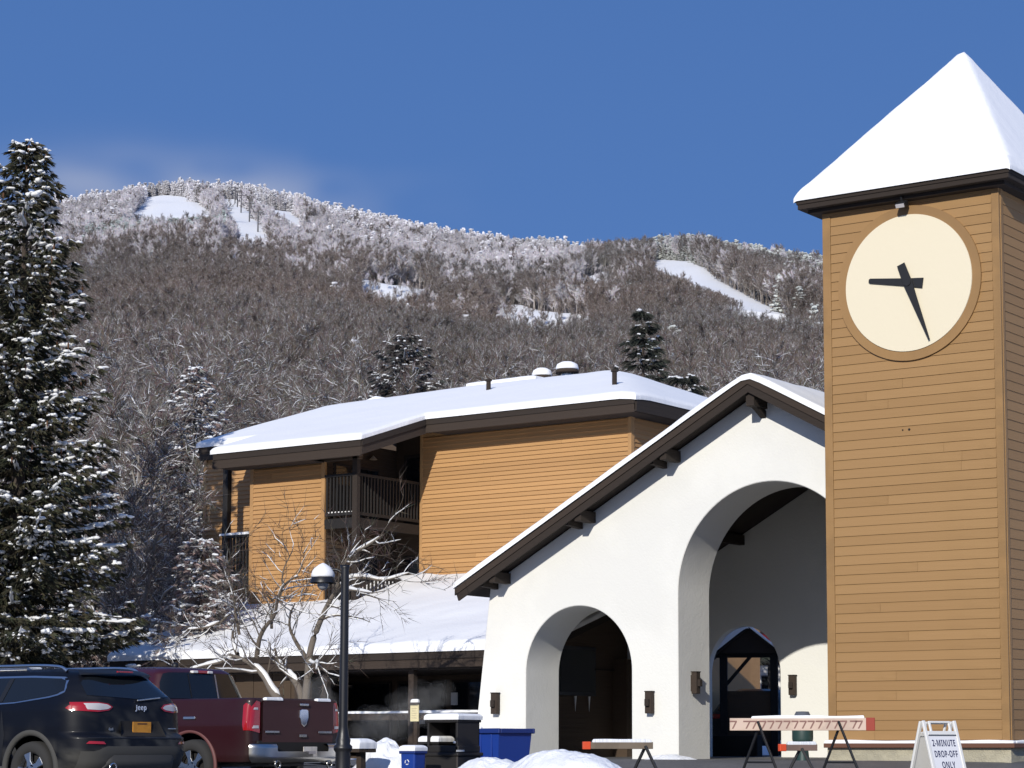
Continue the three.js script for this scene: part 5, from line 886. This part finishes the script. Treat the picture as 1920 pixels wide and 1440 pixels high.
// the small bare tree before the porch: its main limbs, then twigs
{
  const z0 = -34.5, r = rng(91), wood = new Builder(), snow = new Builder(), trunk = new Builder();
  const limbs = [
    [0.11, [[-31.0, 1.2], [-31.24, 2.42], [-31.42, 2.72], [-31.65, 3.04], [-31.91, 3.27], [-32.19, 3.43], [-32.54, 3.53]], 0.2],
    [0.10, [[-30.8, 1.2], [-30.74, 2.42], [-30.89, 2.81], [-31.13, 3.05], [-31.43, 3.26], [-31.62, 3.46], [-31.74, 3.65]], -0.15],
    [0.09, [[-30.7, 1.2], [-30.65, 2.42], [-30.58, 3.07], [-30.51, 3.44], [-30.39, 3.84], [-30.19, 4.22], [-29.97, 4.54], [-29.71, 4.91], [-29.55, 5.29], [-29.32, 5.47], [-28.87, 5.67], [-28.48, 5.85]], 0.1],
    [0.05, [[-30.6, 3.37], [-30.76, 3.74], [-30.83, 4.04], [-30.69, 4.32], [-30.43, 4.5]], 0.25], [0.04, [[-30.55, 3.35], [-30.29, 3.27], [-30.05, 3.3], [-29.86, 3.25], [-29.73, 3.13]], 0.3],
    [0.055, [[-32.04, 3.47], [-31.87, 3.82], [-31.6, 4.06], [-31.23, 4.31], [-31.05, 4.58], [-30.84, 4.85], [-30.44, 5.0], [-30.21, 5.04]], 0.3], [0.05, [[-32.54, 3.53], [-32.81, 3.79], [-32.97, 4.08], [-33.1, 4.22]], -0.2],
    [0.04, [[-32.5, 3.5], [-32.88, 3.36], [-33.18, 3.27], [-33.38, 3.16]], 0.35], [0.03, [[-33.1, 4.22], [-33.36, 4.11], [-33.63, 4.08]], 0.2], [0.03, [[-33.1, 4.22], [-32.98, 4.42], [-32.8, 4.55]], -0.2],
    [0.045, [[-29.71, 4.91], [-29.35, 4.78], [-28.86, 4.71], [-28.23, 4.62]], 0.35], [0.05, [[-29.71, 4.97], [-29.26, 5.03], [-28.86, 4.97], [-28.31, 5.1]], -0.2],
    [0.035, [[-31.6, 4.06], [-31.68, 4.49], [-31.54, 4.82], [-31.63, 5.27], [-31.52, 5.71]], -0.2], [0.035, [[-32.51, 3.95], [-32.56, 4.41], [-32.5, 4.86], [-32.62, 5.43]], 0.15]];
  const o = { ...BARE, kids: [0, 4, 3, 0], ratio: [0.5, 0.62, 0.6, 0.5], twigs: 2, twigLen: 0.30, twigW: 0.006, minR: 0.0065, snowR: 0.009, fineSnow: 0.45, cover: 0.85, rime: 0.03, wob: [0.2, 0.45, 0.55, 0.6, 0.6], trop: [0, 0.10, 0.06, 0.04, 0], snowCol: [0.82, 0.81, 0.79], col: [[0.15, 0.125, 0.10], [0.13, 0.105, 0.08], [0.10, 0.08, 0.062], [0.085, 0.064, 0.05], [0.08, 0.06, 0.048]] };
  for (const [rad, path, dz] of limbs) {
    const c = new THREE.CatmullRomCurve3(path.map(([x, y], i) => V3(x, y, z0 + dz * (i / path.length) * 3 * (rad > 0.08 ? 0.6 : 1) + (r() - 0.5) * 0.06))), n = path.length * 3, P = c.getPoints(n), R = P.map((_, i) => Math.max(0.012, rad * lerp(1, 0.22, i / n)));
    (rad > 0.08 ? trunk : wood).tube(P, R, 7, o.col[rad > 0.08 ? 0 : 1]);
    snowOnLimb(snow, P, R, r, { ...o, snowR: 0.020, cover: 0.92 });
    const from = rad > 0.08 ? Math.floor(n * 0.45) : 2;
    for (let i = from; i <= n; i += 1) { if (r() < 0.35) continue; const d = V3().subVectors(P[Math.min(n, i + 1)], P[i - 1]).normalize(); limb(o, wood, snow, r, P[i], tilt(d, r, 0.7 + 0.4 * r()), 0.55 + 0.65 * r(), Math.max(0.009, R[i] * 0.45), 2); }
  }
  const t = thing('crabapple_tree', 'small leafless crooked tree with snow along its limbs before the porch roof', 'tree');
  part(t, 'trunk', trunk.geo(), M.vc); part(t, 'crown', wood.geo(), M.vc); part(t, 'snow', snow.geo(), M.vc, null, null, 'stuff');
}

// how tall a tree may stand at a place: none on a trail, low ones just below it where the wood is thinned
const room = (x, z) => {
  const r = Math.hypot(x, z); if (r < 640) return 99;
  let best = 99;
  for (let s = 0; s <= 150; s += 7) { const [d, amp] = trailAt(x + x / r * s, z + z / r * s); if (s === 0 && d < 1.5) return 0; if (d < 2.5) best = Math.min(best, amp * 0.45 + 0.045 * s); }
  return best;
};

// ------------------------------------------------------------------ bare wood on the slope: near trees one by one
{
  const r = rng(777), kinds = [];
  const spot = (lo, hi) => { const a = -10.5 + 28 * r() - 1.5, d = Math.sqrt(lerp(lo * lo, hi * hi, r())); return [a, d]; };
  for (let k = 0; k < 5; k++) { const b = bareTree(1000 + k, 13, { wob: [0.18, 0.55, 0.65, 0.7, 0.5], kids: [14, 8, 5, 0], twigs: 5, twigLen: 0.5, snowR: 0.017, cover: 0.7, fineSnow: 0.6, rime: 0.16 }); kinds.push([b.wood.geo(), b.snow.geo()]); }
  let first = [], made = 0;
  const placed = [];
  const left = [[10.9, 62, 0.5, 'low leafless tree in shade before the frosted fir'], [11.6, 72, 0.85, 'leafless snowy tree between the spruce and the frosted fir'], [9.4, 78, 0.8, 'leafless tree just behind the left corner of the lodge'], [11.5, 60, 0.60, 'leafless shrubby tree in shade just right of the big spruce']];
  left.forEach(([a, d, s, l], k) => { const t = thing('bare_tree', l, 'tree', azp(a, d), k * 1.9); part(t, 'crown', kinds[k][0], M.vc); part(t, 'snow', kinds[k][1], M.vc, null, null, 'stuff'); t.scale.set(s, s, s); });
  for (let tries = 0; tries < 6000 && made < 270; tries++) {
    const [a, d] = spot(92, 260); if (d < 112 && a < -0.2 && a > -4) continue; const p = azp(a, d);
    if (placed.some((q) => Math.hypot(q[0] - p[0], q[2] - p[2]) < 5.0)) continue; placed.push(p);
    const k = made % 5, s = 0.75 + 0.5 * r(), turn = r() * 6.28;
    if (!first[k]) { const t = thing('bare_tree', 'leafless snow-streaked tree on the wooded slope behind the lodge', 'tree', p, turn, 'leafless trees on the slope behind the lodge'); part(t, 'crown', kinds[k][0], M.vc); part(t, 'snow', kinds[k][1], M.vc, null, null, 'stuff'); t.scale.set(s, s, s); first[k] = t; }
    else copyThing(first[k], 'bare_tree', null, p, turn, [s, s * (0.9 + 0.25 * r()), s]);
    made++;
  }
}
// the wood beyond them, and the frosted wood higher up, as masses
{
  const r = rng(4242), m4 = new THREE.Matrix4(), q = new THREE.Quaternion(), e = new THREE.Euler(), sc = V3(), tmp = new THREE.Color();
  const LOW = { kids: [13, 6, 0], levels: 2, twigs: 11, twigLen: 0.62, twigW: 0.015, minR: 0.02, cover: 0.55, fineSnow: 0.4, snowR: 0.022, rime: 0.12 };
  const brown = [], frost = [], cone = [];
  for (let k = 0; k < 5; k++) { const b = bareTree(2000 + k, 12, { ...LOW, wob: [0.16, 0.34, 0.42, 0.5, 0.5] }); brown.push(joined(b.wood, b.snow).geo()); }
  for (let k = 0; k < 4; k++) { const c = [0.62, 0.585, 0.585], b = bareTree(2100 + k, 11, { ...LOW, rime: 0.65, cover: 0.95, snowCol: [0.76, 0.74, 0.75], col: [[0.34, 0.31, 0.30], c, c, c, [0.66, 0.63, 0.635]] }); frost.push(joined(b.wood, b.snow).geo()); }
  for (let k = 0; k < 4; k++) { const b = conifer(2200 + k, { ...FROSTY, H: 11, R: 1.9 + 0.25 * k, gap: 0.85, per: 6, sprays: 2, blades: 3, leaf: 0.7, leafW: 0.16, seg: 0.6, snow: 0.9, snowFrom: 0.05, pad: 0.72, lumps: 1, fine: false, ridge: 0, green: [0.22, 0.23, 0.225], snowCol: [0.80, 0.79, 0.80] }); cone.push(joined(b.trunk, b.needles, b.snow).geo()); }
  const lists = { brown: brown.map(() => []), frost: frost.map(() => []), cone: cone.map(() => []) };
  const put = (kind, x, z, s, tint) => { const l = lists[kind], k = Math.floor(r() * l.length); e.set((r() - 0.5) * 0.1, r() * 6.28, (r() - 0.5) * 0.1); q.setFromEuler(e); const y = ground(x, z); m4.compose(V3(x, y - 0.2, z), q, sc.set(s * (0.85 + 0.3 * r()), s * (0.85 + 0.35 * r()), s * (0.85 + 0.3 * r()))); l[k].push([m4.clone(), tint]); };
  const N = 62000;
  for (let i = 0; i < N; i++) {
    const a = -11.5 + 30 * r(), R = ridgeRange(a), d = Math.sqrt(lerp(235 * 235, (R + 45) * (R + 45), r())), [x, , z] = azp(a, d), rho = d < 330 ? d : 330 + (d - 330) * 1570 / (R - 330);
    if (d < 420 && r() < 0.25) continue;
    const nz = fbm(x * 0.006, z * 0.006, 4, 63), n2 = fbm(x * 0.02, z * 0.02, 3, 64), J = (nz - 0.5) * 460 + (r() - 0.5) * 420;
    const lo = a > 5.5 ? 1040 : a > 0 ? lerp(800, 1040, a / 5.5) : a > -2 ? 900 : 850, hi = a > 5.5 ? 1220 : a > 0 ? lerp(1330, 1220, a / 5.5) : 1700;
    let F = sstep(lo, hi, rho + J); if (a < 0) F *= 0.62; F *= 0.90;
    let kind = r() < F ? 'frost' : 'brown', s = 0.85 + 0.45 * r();
    if (rho > 1640 && a > 0 && r() < sstep(1640, 1840, rho + J * 0.3)) { kind = 'cone'; s = 0.8 + 0.6 * r() * r(); }
    else if (a < -1.6 && rho > 1500 && r() < sstep(1500, 1720, rho + J * 0.4) * 0.8) { kind = 'cone'; s = 0.75 + 0.5 * r(); }
    else if (a > 9.4 && a < 13 && rho > 1260 && rho < 1390 && n2 > 0.42 && r() < 0.75) { kind = 'cone'; s = 0.7 + 0.5 * r(); }
    else if (r() < (rho > 1380 && a > 0 ? 0.16 : 0.006)) kind = 'cone';
    const top = room(x, z); if (top < 3) continue; s = Math.min(s, top / 13);
    const v = 0.58 + 0.72 * n2 + (r() - 0.5) * 0.34, warm = (nz - 0.5) * 0.5;
    const tint = kind === 'brown' ? [v * 1.15 * (0.99 + warm * 0.4), v * 1.15 * 0.985, v * 1.15 * (1.0 - warm * 0.22)] : kind === 'frost' ? [v * 1.0, v * 0.99, v * 1.01] : (a < -1 ? [v * 0.72, v * 0.76, v * 0.72] : a > 9.3 && rho < 1400 ? [v * 0.55, v * 0.62, v * 0.6] : [v * 0.95, v * 0.95, v * 0.97]);
    put(kind, x, z, s, tint);
  }
  const emit = (name, label, cat, geos, ls) => {
    const t = new THREE.Group(); t.name = numbered(name); t.userData = { label, category: cat, kind: 'stuff' }; scene.add(t);
    geos.forEach((g, k) => { if (!ls[k].length) return; const im = new THREE.InstancedMesh(g, M.vc, ls[k].length); im.name = 'trees'; im.userData.kind = 'stuff'; ls[k].forEach(([m, c], i) => { im.setMatrixAt(i, m); im.setColorAt(i, tmp.setRGB(...c)); }); im.castShadow = im.receiveShadow = true; t.add(im); });
  };
  emit('bare_woodland', 'brown leafless woodland covering the lower mountainside', 'woodland', brown, lists.brown);
  emit('frosted_woodland', 'pale rime-covered leafless woodland across the upper mountain', 'woodland', frost, lists.frost);
  emit('frosted_conifers', 'white frosted conifer forest along the mountain ridge', 'conifer forest', cone, lists.cone);
}
// ------------------------------------------------------------------ chairlift up the mountain
{
  const line = [[-948, -1016], [-1010, -1074], [-1086, -1146], [-1160, -1220], [-1236, -1297]], tops = [];
  const steel = S({ color: col(0.09, 0.09, 0.10), roughness: 0.6 }), dir = Math.atan2(-(line[4][1] - line[0][1]), line[4][0] - line[0][0]) + Math.PI / 2;
  const names = ['lowest lift tower on the mountain beside the snowy gap', 'second lift tower up the mountain', 'middle lift tower on the frosted slope', 'fourth lift tower on the frosted slope', 'highest lift tower near the mountain top'];
  line.forEach(([x, z], k) => { const y = ground(x, z), t = thing('lift_tower', names[k], 'lift tower', [x, y, z], dir); part(t, 'mast', at(new THREE.CylinderGeometry(0.35, 0.5, 13, 10), 0, 6.5, 0), steel); part(t, 'crossarm', bx(-3.2, 3.2, 12.6, 13.1, -0.25, 0.25, 0.03), steel); for (const s of [-1, 1]) part(t, 'wheel_train', bx(s * 3.1 - 0.2, s * 3.1 + 0.2, 13.0, 13.5, -1.6, 1.6, 0.05), steel); tops.push([x, y + 13.4, z]); });
  const sx = Math.cos(dir) * 3.1, sz = -Math.sin(dir) * 3.1; let proto = null;
  for (const s of [-1, 1]) {
    const pts = tops.map(([x, y, z]) => V3(x + s * sx, y, z + s * sz)), w = thing('lift_cable', s < 0 ? 'left haul cable of the chairlift' : 'right haul cable of the chairlift', 'cable');
    part(w, 'rope', new THREE.TubeGeometry(new THREE.CatmullRomCurve3(pts), 40, 0.06, 5), steel);
    for (let k = 0; k < 9; k++) {
      const c = new THREE.CatmullRomCurve3(pts).getPoint((k + (s < 0 ? 0.3 : 0.75)) / 9.2);
      if (!proto) { proto = thing('lift_chair', 'small dark chairlift chair hanging over the frosted slope', 'lift chair', [c.x, c.y, c.z], dir, 'chairs of the chairlift'); part(proto, 'hanger', beam([0, 0, 0], [0, -2.2, 0], 0.12, 0.12), steel); part(proto, 'seat', bx(-1.5, 1.5, -3.1, -2.8, -0.3, 0.5, 0.05), steel); part(proto, 'backrest', bx(-1.5, 1.5, -2.8, -1.9, -0.35, -0.2, 0.05), steel); }
      else copyThing(proto, 'lift_chair', null, [c.x, c.y, c.z], dir);
    }
  }
}
renderer.render(scene, camera);
